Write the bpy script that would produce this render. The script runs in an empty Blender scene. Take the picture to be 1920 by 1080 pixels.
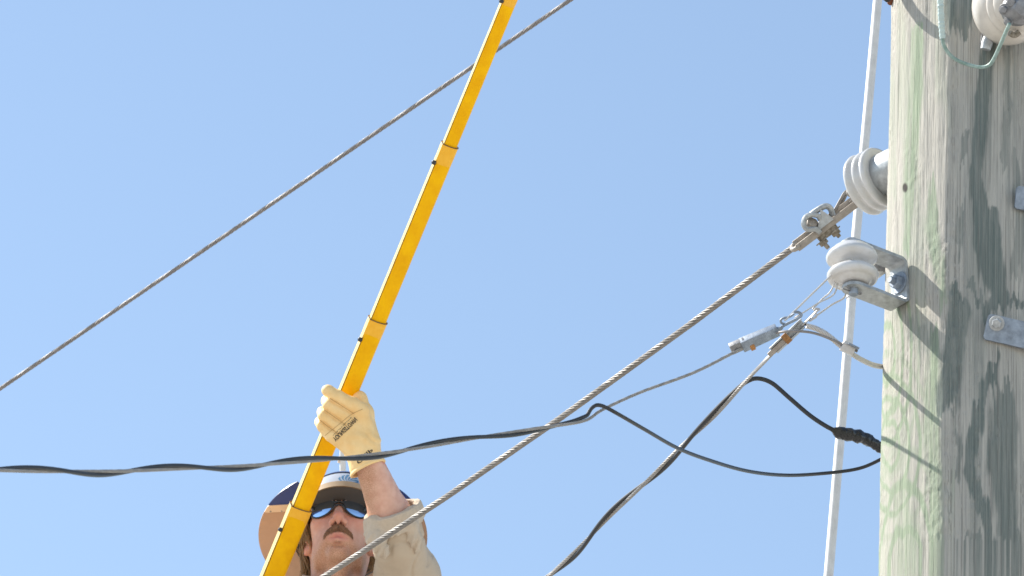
import bpy, math, random
import numpy as np
from mathutils import Vector, Matrix
from mathutils.bvhtree import BVHTree

random.seed(7)
rng = np.random.default_rng(11)
S = bpy.context.scene
COL = S.collection
RAD = math.radians

# ------------------------------------------------------------------ camera
F = 9000.0                                   # focal length in pixels of a 1920 px wide frame
CAM_POS = Vector((0.0, 0.0, 1.6))
CAM_ROT = Matrix.Rotation(RAD(120.0), 3, 'X') @ Matrix.Rotation(RAD(3.5), 3, 'Z')
cd = bpy.data.cameras.new('camera')
cam = bpy.data.objects.new('camera', cd)
COL.objects.link(cam)
cam.matrix_world = Matrix.Translation(CAM_POS) @ CAM_ROT.to_4x4()
cd.sensor_width = 36.0
cd.lens = F / 1920.0 * 36.0
cd.clip_start = 0.1
cd.clip_end = 6000.0
cd.dof.use_dof = True
cd.dof.focus_distance = 9.0
cd.dof.aperture_fstop = 30.0
S.camera = cam

# ------------------------------------------------------------------ light
SUN_ELEV, SUN_BEHIND = 45.0, 20.5            # the sun stands to the left and a little behind the pole
se, sb = RAD(SUN_ELEV), RAD(SUN_BEHIND)
SUN = Vector((-math.cos(sb) * math.cos(se), math.sin(sb) * math.cos(se), math.sin(se)))
world = bpy.data.worlds.new("World")
S.world = world
world.use_nodes = True
wt = world.node_tree
bg = wt.nodes['Background']
sky = wt.nodes.new('ShaderNodeTexSky')
sky.sky_type = 'NISHITA'
sky.sun_disc = False
sky.sun_elevation = se
sky.sun_rotation = math.atan2(SUN.x, SUN.y)
sky.air_density = 1.0
sky.dust_density = 0.15
sky.ozone_density = 1.6
sky.altitude = 200.0
hs = wt.nodes.new('ShaderNodeHueSaturation')
hs.inputs['Hue'].default_value = 0.493
hs.inputs['Saturation'].default_value = 0.86
wt.links.new(sky.outputs[0], hs.inputs['Color'])
wt.links.new(hs.outputs[0], bg.inputs[0])
bg.inputs[1].default_value = 0.114
sl = bpy.data.lights.new('sun', 'SUN')
sl.energy = 4.4
sl.angle = RAD(0.53)
sl.color = (1.0, 0.95, 0.87)
sun = bpy.data.objects.new('sun', sl)
COL.objects.link(sun)
sun.rotation_euler = (-SUN).to_track_quat('-Z', 'Y').to_euler()
sun.location = (0, 0, 30)
S.view_settings.view_transform = 'Standard'
S.view_settings.look = 'None'
S.view_settings.gamma = 1.0
S.view_settings.exposure = 1.0

# ------------------------------------------------------------------ points and frames
CR = np.array(CAM_ROT)
CX, CY, CZ = CR[:, 0], CR[:, 1], CR[:, 2]     # right, up, towards the viewer
CP = np.array(CAM_POS)


def P(px, py, d):
    """World point at depth d on the line of sight through a photo point."""
    return CP + CR @ np.array([(px - 960.0) / F * d, (540.0 - py) / F * d, -d])


def PTS(lst):
    return np.array([P(*p) for p in lst])


def to_px(W):
    q = (np.asarray(W) - CP) @ CR
    d = -q[..., 2]
    return 960 + F * q[..., 0] / d, 540 - F * q[..., 1] / d, d


def cv(x, y, z):
    return CX * x + CY * y + CZ * z


def unit(v):
    v = np.asarray(v, float)
    return v / max(1e-12, np.linalg.norm(v))


def frame(z, xh=None):
    z = unit(z)
    if xh is None:
        xh = CX if abs(z @ CX) < 0.9 else CY
    x = unit(np.asarray(xh) - z * (z @ np.asarray(xh)))
    return x, np.cross(z, x), z


def extend(p, metres, drop=0.0):
    """Carry a wire on past its last point."""
    p = np.asarray(p, float)
    d = unit(p[-1] - p[-2])
    t = np.linspace(0, metres, 12)[1:, None]
    return np.vstack([p, p[-1] + d * t - np.array([0, 0, 1.0]) * drop * (t / metres) ** 2])


def spline(pts, n=24):
    """Catmull-Rom through points."""
    p = np.asarray(pts, float)
    q = np.vstack([2 * p[0] - p[1], p, 2 * p[-1] - p[-2]])
    out = []
    for i in range(1, len(q) - 2):
        t = np.linspace(0, 1, n, endpoint=False)[:, None]
        a, b, c, d = q[i - 1], q[i], q[i + 1], q[i + 2]
        out.append(0.5 * (2 * b + (c - a) * t + (2 * a - 5 * b + 4 * c - d) * t ** 2 + (3 * b - a - 3 * c + d) * t ** 3))
    out.append(p[-1:])
    return np.vstack(out)


def resample(p, step):
    seg = np.linalg.norm(np.diff(p, axis=0), axis=1)
    s = np.concatenate([[0], np.cumsum(seg)])
    m = max(2, int(s[-1] / step) + 1)
    t = np.linspace(0, s[-1], m)
    return np.stack([np.interp(t, s, p[:, k]) for k in range(3)], 1), t


def transport(p):
    t = np.gradient(p, axis=0)
    t /= np.linalg.norm(t, axis=1)[:, None]
    x = np.zeros_like(p)
    x[0] = frame(t[0])[0]
    for i in range(1, len(p)):
        v = x[i - 1] - t[i] * (x[i - 1] @ t[i])
        x[i] = v / np.linalg.norm(v)
    return t, x, np.cross(t, x)


# value noise in numpy
def _hash(i, j, k, seed):
    h = (i.astype(np.int64) * 374761393 + j.astype(np.int64) * 668265263 + k.astype(np.int64) * 2147483647 + seed * 1274126177) & 0xFFFFFFFF
    h = ((h ^ (h >> 13)) * 1274126177) & 0xFFFFFFFF
    h = ((h ^ (h >> 16)) * 2246822519) & 0xFFFFFFFF
    return ((h ^ (h >> 15)) & 0xFFFFFF) / float(0xFFFFFF)


def vnoise(x, y, z=None, seed=0):
    x = np.asarray(x, float); y = np.asarray(y, float)
    z = np.zeros_like(x) if z is None else np.asarray(z, float)
    i, j, k = np.floor(x), np.floor(y), np.floor(z)
    u, v, w = x - i, y - j, z - k
    u, v, w = [a * a * (3 - 2 * a) for a in (u, v, w)]
    r = 0
    for a in (0, 1):
        for b in (0, 1):
            for c in (0, 1):
                r = r + _hash(i + a, j + b, k + c, seed) * (u if a else 1 - u) * (v if b else 1 - v) * (w if c else 1 - w)
    return r


def fbm(x, y, z=None, seed=0, o=3):
    r, a = 0, 0.5
    for q in range(o):
        r = r + a * vnoise(np.asarray(x) * 2 ** q, np.asarray(y) * 2 ** q, None if z is None else np.asarray(z) * 2 ** q, seed + q)
        a /= 2
    return r / (1 - 0.5 ** o)


# ------------------------------------------------------------------ mesh builder
class MB:
    def __init__(self):
        self.v, self.f, self.n = [], [], 0

    def add(self, v, f):
        v = np.asarray(v, float)
        self.v.append(v)
        self.f += [tuple(int(i) + self.n for i in q) for q in f]
        self.n += len(v)
        return self

    def tube(self, p, r, n=10, cap=True, ends='flat'):
        p = np.asarray(p, float)
        m = len(p)
        r = np.full(m, r, float) if np.isscalar(r) else np.asarray(r, float)
        t, x, y = transport(p)
        a = np.linspace(0, 2 * np.pi, n, endpoint=False)
        v = p[:, None, :] + r[:, None, None] * (np.cos(a)[None, :, None] * x[:, None, :] + np.sin(a)[None, :, None] * y[:, None, :])
        v = v.reshape(-1, 3)
        f = []
        for i in range(m - 1):
            for j in range(n):
                k = (j + 1) % n
                f.append((i * n + j, i * n + k, (i + 1) * n + k, (i + 1) * n + j))
        if cap:
            f.append(tuple(range(n - 1, -1, -1)))
            f.append(tuple((m - 1) * n + j for j in range(n)))
        return self.add(v, f)

    def strands(self, p, R, n, pitch, step=None, core=True, hand=1, k=7):
        """A stranded rope of n wires round a core."""
        rs = R * math.sin(math.pi / n) / (1 + math.sin(math.pi / n)) * 1.06
        step = step or pitch / 18.0
        q, s = resample(np.asarray(p, float), step)
        t, x, y = transport(q)
        for w in range(n):
            a = hand * 2 * np.pi * s / pitch + 2 * np.pi * w / n
            c = q + (R - rs) * (np.cos(a)[:, None] * x + np.sin(a)[:, None] * y)
            self.tube(c, rs, k)
        if core:
            self.tube(q, R - 1.5 * rs, 6)
        return self

    def lathe(self, c, axis, prof, n=48, xh=None, closed_ends=True):
        """prof: list of (radius, height along axis)."""
        x, y, z = frame(axis, xh)
        a = np.linspace(0, 2 * np.pi, n, endpoint=False)
        v = []
        for r, h in prof:
            v.append(np.asarray(c) + z * h + r * (np.cos(a)[:, None] * x + np.sin(a)[:, None] * y))
        m = len(prof)
        f = []
        for i in range(m - 1):
            for j in range(n):
                k = (j + 1) % n
                f.append((i * n + j, i * n + k, (i + 1) * n + k, (i + 1) * n + j))
        if closed_ends:
            f.append(tuple(range(n - 1, -1, -1)))
            f.append(tuple((m - 1) * n + j for j in range(n)))
        return self.add(np.vstack(v), f)

    def box(self, c, x, y, z, sx, sy, sz, bev=0.0, tx=1.0):
        """Bevelled box with half sizes; tx tapers y and z at the +x end."""
        b = min(bev, 0.45 * min(sx, sy, sz)) if bev else 0.0
        x, y, z = unit(x), unit(y), unit(z)
        bm_v, bm_f = [], []
        import bmesh
        bm = bmesh.new()
        bmesh.ops.create_cube(bm, size=2.0)
        for vv in bm.verts:
            k = tx if vv.co.x > 0 else 1.0
            vv.co = Vector((vv.co.x * sx, vv.co.y * sy * k, vv.co.z * sz * k))
        if b:
            bmesh.ops.bevel(bm, geom=bm.edges[:], offset=b, segments=2, profile=0.5, affect='EDGES')
        bm.verts.index_update()
        loc = np.array([vv.co[:] for vv in bm.verts])
        bm_f = [tuple(vv.index for vv in ff.verts) for ff in bm.faces]
        bm.free()
        M = np.stack([x, y, z], 0)
        if np.dot(np.cross(x, y), z) < 0:
            bm_f = [q[::-1] for q in bm_f]
        return self.add(np.asarray(c) + loc @ M, bm_f)

    def bar(self, a, b, up, w, h, bev=0.001, tx=1.0):
        """Box from a to b; up gives its h direction."""
        a, b = np.asarray(a), np.asarray(b)
        x = unit(b - a)
        z = unit(np.asarray(up) - x * (np.asarray(up) @ x))
        y = np.cross(z, x)
        return self.box((a + b) / 2, x, y, z, np.linalg.norm(b - a) / 2, w / 2, h / 2, bev, tx)

    def strap(self, path, nor, wid, half, th):
        """Flat bar: section of width 2*half[i] along wid and thickness th along nor[i] at each path point."""
        v, f = [], []
        for p, nn, hw in zip(path, nor, half):
            for s, t in ((-1, -1), (1, -1), (1, 1), (-1, 1)):
                v.append(np.asarray(p) + np.asarray(wid) * hw * s + np.asarray(nn) * th / 2 * t)
        m = len(path)
        for i in range(m - 1):
            for j in range(4):
                k = (j + 1) % 4
                f.append((4 * i + j, 4 * i + k, 4 * i + 4 + k, 4 * i + 4 + j))
        f += [(3, 2, 1, 0), tuple(4 * (m - 1) + j for j in range(4))]
        return self.add(v, f)

    def hexbolt(self, c, axis, r, h, dome=True):
        x, y, z = frame(axis)
        prof = [(r * 1.55, 0), (r * 1.55, h * 0.18), (r * 1.5, h * 0.22)]
        self.lathe(c, axis, prof, 24)
        a = np.linspace(0, 2 * np.pi, 6, endpoint=False) + 0.3
        v = []
        for rr, hh in ((r, h * 0.2), (r, h * 0.9), (r * 0.86, h)):
            v += list(np.asarray(c) + z * hh + rr * (np.cos(a)[:, None] * x + np.sin(a)[:, None] * y))
        f = []
        for i in range(2):
            for j in range(6):
                k = (j + 1) % 6
                f.append((6 * i + j, 6 * i + k, 6 * i + 6 + k, 6 * i + 6 + j))
        f += [tuple(range(5, -1, -1)), tuple(12 + j for j in range(6))]
        return self.add(v, f)

    def build(self, name, mat, parent=None, origin=None, sharp=35, attrs=None):
        V = np.vstack(self.v)
        if parent is not None and origin is None:
            origin = parent['_o'] if '_o' in parent else parent.matrix_world.translation
        if origin is None:
            origin = V.mean(0)
        origin = np.asarray(origin, float)
        me = bpy.data.meshes.new(name)
        me.from_pydata((V - origin).tolist(), [], self.f)
        me.validate()
        me.materials.append(mat)
        me.shade_smooth()
        if sharp and sharp < 180:
            me.set_sharp_from_angle(angle=RAD(sharp))
        if attrs:
            for k, arr in attrs.items():
                at = me.attributes.new(k, 'FLOAT', 'POINT')
                at.data.foreach_set('value', np.asarray(arr, np.float32))
        o = bpy.data.objects.new(name, me)
        COL.objects.link(o)
        if parent is not None:
            o.parent = parent
            o.location = Vector(origin - np.asarray(world_loc(parent)))
        else:
            o.location = Vector(origin)
        return o


def world_loc(o):
    p = np.zeros(3)
    while o is not None:
        p = p + np.array(o.location)
        o = o.parent
    return p


def part(mb, name, mat, parent, sharp=35, attrs=None):
    return mb.build(name, mat, parent, origin=world_loc(parent), sharp=sharp, attrs=attrs)


def tag(o, label=None, cat=None, group=None, kind=None):
    if label: o['label'] = label
    if cat: o['category'] = cat
    if group: o['group'] = group
    if kind: o['kind'] = kind
    return o


def thing(name, loc, label, cat, group=None):
    o = bpy.data.objects.new(name, None)
    o.empty_display_size = 0.1
    COL.objects.link(o)
    o.location = Vector(np.asarray(loc, float))
    return tag(o, label, cat, group)


# ------------------------------------------------------------------ materials
def mat(name, color, rough=0.6, metal=0.0, var=0.0, vscale=40.0, color2=None, bump=0.0, bscale=120.0, spec=0.5,
        stretch=None, coat=0.0, translucent=0.0, rvar=0.0):
    m = bpy.data.materials.new(name)
    m.use_nodes = True
    nt = m.node_tree
    N, L = nt.nodes, nt.links
    b = N['Principled BSDF']
    b.inputs['Base Color'].default_value = (*color, 1)
    b.inputs['Roughness'].default_value = rough
    b.inputs['Metallic'].default_value = metal
    b.inputs['Specular IOR Level'].default_value = spec
    b.inputs['Coat Weight'].default_value = coat
    tc = N.new('ShaderNodeTexCoord')
    mp = N.new('ShaderNodeMapping')
    L.new(tc.outputs['Object'], mp.inputs[0])
    if stretch: mp.inputs['Scale'].default_value = stretch
    if var or color2:
        no = N.new('ShaderNodeTexNoise')
        no.inputs['Scale'].default_value = vscale
        no.inputs['Detail'].default_value = 6
        no.inputs['Roughness'].default_value = 0.65
        L.new(mp.outputs[0], no.inputs[0])
        cr = N.new('ShaderNodeValToRGB')
        cr.color_ramp.elements[0].position = 0.35
        cr.color_ramp.elements[1].position = 0.68
        c2 = color2 or tuple(c * (1 - var) for c in color)
        cr.color_ramp.elements[0].color = (*c2, 1)
        cr.color_ramp.elements[1].color = (*color, 1)
        L.new(no.outputs[0], cr.inputs[0])
        L.new(cr.outputs[0], b.inputs['Base Color'])
        if rvar:
            mr = N.new('ShaderNodeMapRange')
            mr.inputs['To Min'].default_value = rough - rvar
            mr.inputs['To Max'].default_value = rough + rvar
            L.new(no.outputs[0], mr.inputs[0])
            L.new(mr.outputs[0], b.inputs['Roughness'])
    if bump:
        nb = N.new('ShaderNodeTexNoise')
        nb.inputs['Scale'].default_value = bscale
        nb.inputs['Detail'].default_value = 4
        L.new(mp.outputs[0], nb.inputs[0])
        bp = N.new('ShaderNodeBump')
        bp.inputs['Strength'].default_value = 1.0
        bp.inputs['Distance'].default_value = bump
        L.new(nb.outputs[0], bp.inputs['Height'])
        L.new(bp.outputs[0], b.inputs['Normal'])
    if translucent:
        tr = N.new('ShaderNodeBsdfTranslucent')
        tr.inputs[0].default_value = (*color, 1)
        mx = N.new('ShaderNodeMixShader')
        mx.inputs[0].default_value = translucent
        L.new(b.outputs[0], mx.inputs[1])
        L.new(tr.outputs[0], mx.inputs[2])
        L.new(mx.outputs[0], N['Material Output'].inputs[0])
    return m


M_GALV = mat('galvanised_steel', (0.48, 0.50, 0.51), 0.5, 0.5, 0.40, 75, bump=0.0003, bscale=200, rvar=0.12)
M_GALV_BLUE = mat('dull_galvanised', (0.31, 0.36, 0.43), 0.55, 0.4, 0.45, 65, bump=0.0003, bscale=150)
M_DARKSTEEL = mat('grey_cast_iron', (0.30, 0.30, 0.31), 0.55, 0.45, 0.35, 90, bump=0.0006, bscale=160)
M_CLAMP = mat('weathered_clamp_metal', (0.38, 0.335, 0.29), 0.6, 0.3, 0.3, 80, bump=0.0004, bscale=200)
M_RUST = mat('rusty_cast_body', (0.36, 0.32, 0.27), 0.85, 0.1, 0.6, 160, color2=(0.14, 0.115, 0.08), bump=0.0012, bscale=350)
M_ORANGE = mat('orange_rust_tag', (0.42, 0.20, 0.07), 0.75, 0.0, 0.4, 150)
M_RUSTNAIL = mat('rusty_nail_iron', (0.22, 0.07, 0.03), 0.8, 0.2, 0.4, 200)
M_ALU = mat('aluminium_wire', (0.28, 0.255, 0.23), 0.55, 0.25, 0.35, 50, rvar=0.1)
M_ALU_DULL = mat('weathered_line_wire', (0.28, 0.26, 0.25), 0.6, 0.3, 0.35, 70)
M_ALU_NB = mat('weathered_bright_wire', (0.36, 0.34, 0.32), 0.55, 0.25, 0.25, 60)
M_ALU_BRIGHT = mat('new_wire', (0.55, 0.53, 0.51), 0.45, 0.3, 0.15, 60)
M_PORC = mat('white_glazed_porcelain', (0.60, 0.60, 0.615), 0.2, 0.0, 0.06, 26, color2=(0.50, 0.485, 0.46), coat=0.4)
M_PORC_DIRTY = mat('dusty_porcelain', (0.62, 0.57, 0.51), 0.3, 0.0, 0.15, 40, coat=0.2)
M_BLACK = mat('black_cable_sheath', (0.022, 0.023, 0.026), 0.42, 0.0, 0.3, 60, bump=0.0002, bscale=120)
M_TAPE = mat('black_vinyl_tape', (0.02, 0.02, 0.022), 0.26, 0.0, 0.3, 90, bump=0.0008, bscale=130)
M_GREENWIRE = mat('pale_green_oxidised_wire', (0.36, 0.46, 0.43), 0.5, 0.15, 0.4, 60, color2=(0.15, 0.24, 0.21))
M_SLEEVE = mat('pale_green_wrap', (0.48, 0.59, 0.57), 0.6, 0.0, 0.2, 80, bump=0.001, bscale=90)
M_ROD = mat('white_painted_rod', (0.70, 0.69, 0.68), 0.5, 0.0, 0.16, 45)
M_YELLOW = mat('yellow_fibreglass', (0.95, 0.52, 0.001), 0.5, 0.0, 0.10, 25, color2=(0.84, 0.41, 0.001), spec=0.12)
M_YWORN = mat('worn_yellow_collar', (0.92, 0.49, 0.03), 0.5, 0.0, 0.2, 60, color2=(0.88, 0.43, 0.01))
M_RIM = mat('dark_collar_lip', (0.12, 0.07, 0.03), 0.5)
M_BUTTON = mat('black_steel_button', (0.05, 0.05, 0.055), 0.35, 0.6)
M_EDGE_LIGHT = mat('painted_edge_highlight', (0.78, 0.60, 0.22), 0.45, 0.0, 0.25, 40)  # sun highlight on the stick's edge, put into the colour
M_GLOVE = mat('cream_leather', (0.90, 0.64, 0.31), 0.62, 0.0, 0.12, 30, color2=(0.84, 0.54, 0.22), bump=0.0010, bscale=60)
M_INK = mat('black_ink', (0.02, 0.018, 0.016), 0.6)
M_STITCH_SHADE = mat('stitch_and_crease_shade', (0.50, 0.33, 0.14), 0.8)  # knuckle stitching, and painted shade in the finger creases
M_SHIRT = mat('khaki_cotton', (0.52, 0.42, 0.315), 0.85, 0.0, 0.06, 25, bump=0.0012, bscale=45, spec=0.2)
M_CUFF = mat('khaki_cuff_inside', (0.56, 0.46, 0.355), 0.9, 0.0, 0.12, 70, bump=0.002, bscale=110, spec=0.2)
M_HAIR = mat('light_brown_hair', (0.42, 0.27, 0.13), 0.45, 0.0, 0.5, 60, color2=(0.20, 0.115, 0.05))
M_MOUST = mat('brown_moustache_hair', (0.36, 0.19, 0.10), 0.5, 0.0, 0.4, 200)
M_DOME = mat('white_helmet_shell', (0.42, 0.44, 0.48), 0.35, 0.0, 0.05, 20, coat=0.3)
M_NAVY = mat('navy_visor_plastic', (0.06, 0.10, 0.27), 0.3, 0.0, translucent=0.45)
M_NAVYTOP = mat('navy_shell_top', (0.045, 0.07, 0.18), 0.35, 0.0)
M_BRIM = mat('tan_brim_plastic', (0.54, 0.35, 0.24), 0.55, 0.0, 0.15, 15, translucent=0.15)
M_TAB = mat('light_tan_tab', (0.72, 0.55, 0.40), 0.6, 0.0, 0.1, 40)
M_BILL = mat('tan_bill_edge', (0.46, 0.33, 0.20), 0.7, 0.0, 0.12, 40)
M_UNDER = mat('dark_bill_lining', (0.065, 0.058, 0.054), 0.85)
M_EMBLEM = mat('blue_emblem_print', (0.05, 0.16, 0.28), 0.5)
M_GFRAME = mat('black_glasses_frame', (0.015, 0.015, 0.017), 0.3, 0.0, coat=0.3)
M_LENS = mat('mirrored_lens', (0.55, 0.70, 0.90), 0.04, 1.0)
M_TROUS = mat('dark_denim', (0.05, 0.07, 0.12), 0.9)
M_BOOT = mat('brown_boot_leather', (0.10, 0.06, 0.035), 0.6)
M_BUCKET = mat('white_fibreglass_bucket', (0.75, 0.75, 0.73), 0.4)
M_BOOM = mat('boom_paint', (0.70, 0.70, 0.68), 0.45)
M_GROUND = mat('dry_gravel_ground', (0.50, 0.465, 0.415), 0.95, 0.0, 0.35, 0.6, bump=0.02, bscale=6, spec=0.1)

# ------------------------------------------------------------------ ground
g = MB()
R0 = 5000.0
g.add([(-R0, -R0, 0), (R0, -R0, 0), (R0, R0, 0), (-R0, R0, 0)], [(0, 1, 2, 3)])
tag(g.build('ground', M_GROUND, origin=(0, 0, 0)), kind='structure')

# ------------------------------------------------------------------ utility pole
POLE_AX = P(1835, 540, 8.0)
POLE_R, POLE_TAPER = 0.1555, 0.0045           # radius at the height of POLE_AX, loss per metre


def pole_r(z):
    return POLE_R - (z - POLE_AX[2]) * POLE_TAPER


def pole_hit(px, py, out=0.0):
    """Point on the pole's face (or 'out' proud of it) on a line of sight, and its normal."""
    d = unit(P(px, py, 1.0) - CP)
    o = CP - POLE_AX
    r = POLE_R + out
    a = d[0] ** 2 + d[1] ** 2
    for _ in range(3):
        b = 2 * (o[0] * d[0] + o[1] * d[1])
        c = o[0] ** 2 + o[1] ** 2 - r * r
        disc = max(0.0, b * b - 4 * a * c)
        t = (-b - math.sqrt(disc)) / (2 * a)
        h = CP + d * t
        r = pole_r(h[2]) + out
    n = unit([h[0] - POLE_AX[0], h[1] - POLE_AX[1], 0])
    return h, n


def seg_dist(X, Y, pts):
    """Distance to a polyline whose points carry (x, y, width); returned relative to the width."""
    best = np.full(X.shape, 9.0)
    for (x0, y0, w0), (x1, y1, w1) in zip(pts[:-1], pts[1:]):
        dx, dy = x1 - x0, y1 - y0
        t = np.clip(((X - x0) * dx + (Y - y0) * dy) / (dx * dx + dy * dy + 1e-9), 0, 1)
        dd = np.hypot(X - x0 - t * dx, Y - y0 - t * dy) / (w0 + t * (w1 - w0))
        best = np.minimum(best, dd)
    return best


def build_pole():
    ztop, zmid0, zmid1 = POLE_AX[2] + 3.2, P(1835, 1130, 8)[2] - 0.1, P(1835, -60, 8)[2] + 0.15
    zs = np.concatenate([np.linspace(-0.0, zmid0, 12, endpoint=False), np.arange(zmid0, zmid1, 0.0024), np.linspace(zmid1, ztop, 12)])
    front = math.atan2(-POLE_AX[1], -POLE_AX[0])
    th = np.concatenate([np.arange(front - 1.95, front + 1.05, 0.0115), np.linspace(front + 1.05, front - 1.95 + 2 * np.pi, 36, endpoint=False)])
    T, Z = np.meshgrid(th, zs)
    U = (T - front) * POLE_R                   # unrolled
    n1 = fbm(U * 90, Z * 5, seed=3, o=3) - 0.5
    n2 = fbm(U * 260, Z * 14, seed=5, o=2) - 0.5
    n3 = fbm(U * 22, Z * 3, seed=8, o=3) - 0.5
    rough = fbm(U * 140, Z * 90, seed=9, o=3) - 0.5
    area = np.clip(2.2 * (fbm(U * 14, Z * 5, seed=12, o=2) - 0.42), 0, 1)
    crack = np.clip(1 - np.abs(fbm(U * 45 + 3 * fbm(U * 10, Z * 6, seed=31), Z * 2.2, seed=21, o=2) - 0.5) / 0.022, 0, 1) * np.clip((vnoise(U * 18, Z * 5, seed=22) - 0.55) / 0.1, 0, 1)
    # a long raised edge of the timber where the bark side meets the shaved side
    t0 = front - 0.33 + 0.05 * (Z - POLE_AX[2]) + 0.07 * (fbm(Z * 7, Z * 0 + 0.5, seed=91, o=3) - 0.5) + 0.02 * (vnoise(Z * 60, Z * 0, seed=92) - 0.5)
    e_ = T - t0
    ridge = 0.0062 * np.where(e_ < 0, np.exp(-(e_ / 0.17) ** 2), np.exp(-(e_ / 0.06) ** 2)) * (0.75 + 0.5 * vnoise(Z * 11, Z * 0, seed=93))
    Rr = np.vectorize(pole_r)(zs)[:, None] + 0.0022 * n1 + 0.0014 * n2 + 0.004 * n3 + 0.0042 * rough * area + ridge
    V = np.stack([POLE_AX[0] + Rr * np.cos(T), POLE_AX[1] + Rr * np.sin(T), Z], -1)
    nz, nt = T.shape
    px, py, _ = to_px(V)
    jx = 10 * (fbm(U * 60, Z * 9, seed=41, o=3) - 0.5) + 8 * (fbm(U * 230, Z * 30, seed=43, o=2) - 0.5)
    jy = 55 * (fbm(U * 120, Z * 14, seed=42, o=3) - 0.5) + 45 * (vnoise(U * 420, Z * 3, seed=46) - 0.5)
    X, Y = px + jx, py + jy
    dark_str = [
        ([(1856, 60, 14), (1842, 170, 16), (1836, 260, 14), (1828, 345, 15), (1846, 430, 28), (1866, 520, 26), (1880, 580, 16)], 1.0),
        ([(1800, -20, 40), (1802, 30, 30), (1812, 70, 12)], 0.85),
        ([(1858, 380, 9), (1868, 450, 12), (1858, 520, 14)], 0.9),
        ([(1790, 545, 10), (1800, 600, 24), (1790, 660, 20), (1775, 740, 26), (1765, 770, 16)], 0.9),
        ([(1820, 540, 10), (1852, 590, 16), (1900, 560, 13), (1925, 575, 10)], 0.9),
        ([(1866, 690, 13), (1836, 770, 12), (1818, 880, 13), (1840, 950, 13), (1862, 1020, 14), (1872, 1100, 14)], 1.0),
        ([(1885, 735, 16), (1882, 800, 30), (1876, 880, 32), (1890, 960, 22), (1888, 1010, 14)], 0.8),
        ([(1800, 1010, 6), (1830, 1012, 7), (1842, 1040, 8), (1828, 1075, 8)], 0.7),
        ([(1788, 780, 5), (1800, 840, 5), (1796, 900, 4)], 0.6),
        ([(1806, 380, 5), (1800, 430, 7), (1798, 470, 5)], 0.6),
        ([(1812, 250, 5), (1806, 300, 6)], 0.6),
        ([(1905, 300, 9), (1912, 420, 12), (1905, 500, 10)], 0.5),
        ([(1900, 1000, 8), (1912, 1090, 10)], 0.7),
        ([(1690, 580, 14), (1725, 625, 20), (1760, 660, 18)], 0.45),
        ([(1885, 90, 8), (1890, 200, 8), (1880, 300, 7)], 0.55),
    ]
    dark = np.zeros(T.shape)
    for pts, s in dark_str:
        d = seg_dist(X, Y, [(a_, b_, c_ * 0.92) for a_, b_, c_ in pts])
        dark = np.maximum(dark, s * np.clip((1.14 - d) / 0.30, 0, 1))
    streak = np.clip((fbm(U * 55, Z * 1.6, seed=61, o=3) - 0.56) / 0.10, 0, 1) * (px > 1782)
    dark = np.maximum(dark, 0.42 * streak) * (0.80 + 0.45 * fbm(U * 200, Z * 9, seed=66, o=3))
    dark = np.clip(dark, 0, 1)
    grn_str = [
        ([(1722, 60, 10), (1714, 180, 15), (1708, 300, 13), (1704, 400, 9), (1700, 470, 5)], 1.0),
        ([(1748, 340, 5), (1746, 430, 11), (1758, 500, 14), (1768, 560, 10)], 0.9),
        ([(1750, 640, 12), (1752, 720, 15), (1746, 800, 16), (1752, 900, 14), (1756, 1060, 14)], 0.95),
        ([(1690, 930, 16), (1704, 1000, 18), (1696, 1100, 18)], 0.8),
        ([(1680, 480, 10), (1690, 540, 12)], 0.4),
        ([(1672, 120, 6), (1676, 360, 8)], 0.35),
    ]
    grn = np.zeros(T.shape)
    for pts, s in grn_str:
        d = seg_dist(X, Y, pts)
        grn = np.maximum(grn, s * np.clip((1.3 - d) / 0.6, 0, 1))
    # cathedral grain round two knots on the lit side
    q1 = np.hypot((px - 1668) / 42.0, (py - 835) / 90.0)
    q2 = np.hypot((px - 1662) / 34.0, (py - 660) / 120.0)
    q3 = np.hypot((px - 1700) / 40.0, (py - 1120) / 150.0)
    w = 0.55 * fbm(U * 30, Z * 8, seed=71, o=3)
    ring = np.maximum.reduce([np.clip(1.6 * np.sin(13 * q + 9 * w) - 0.3, 0, 1) * np.clip(2.4 - q, 0, 1) for q in (q1, q2, q3)])
    ring *= (py > 560) & (px < 1800)
    grn = np.clip(grn * (0.25 + 1.2 * fbm(U * 160, Z * 7, seed=67, o=3)), 0, 1)
    pale = 0.36 * np.clip((fbm(U * 30, Z * 4, seed=68, o=3) - 0.47) / 0.16, 0, 1) * (px < 1790)
    grn = np.maximum(np.maximum(grn, pale * (0.3 + 0.9 * fbm(U * 210, Z * 10, seed=69, o=2))), 1.0 * ring)
    # the hole left by an old nail
    hole = np.clip(1.6 - np.hypot((px - 1697) / 3.5, (py - 352) / 6.5), 0, 1)
    dark2 = hole * 2
    # face list
    idx = np.arange(nz * nt).reshape(nz, nt)
    a, b = idx[:-1, :], np.roll(idx, -1, 1)[:-1, :]
    c, d = np.roll(idx, -1, 1)[1:, :], idx[1:, :]
    Fs = np.stack([a, b, c, d], -1).reshape(-1, 4)
    mb = MB()
    mb.v.append(V.reshape(-1, 3)); mb.n = nz * nt
    mb.f = [tuple(q) for q in Fs.tolist()] + [tuple(idx[-1, :].tolist())]
    m = bpy.data.materials.new('weathered_treated_timber')
    m.use_nodes = True
    N, L = m.node_tree.nodes, m.node_tree.links
    bs = N['Principled BSDF']
    bs.inputs['Roughness'].default_value = 0.88
    bs.inputs['Specular IOR Level'].default_value = 0.2
    tc = N.new('ShaderNodeTexCoord')

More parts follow.
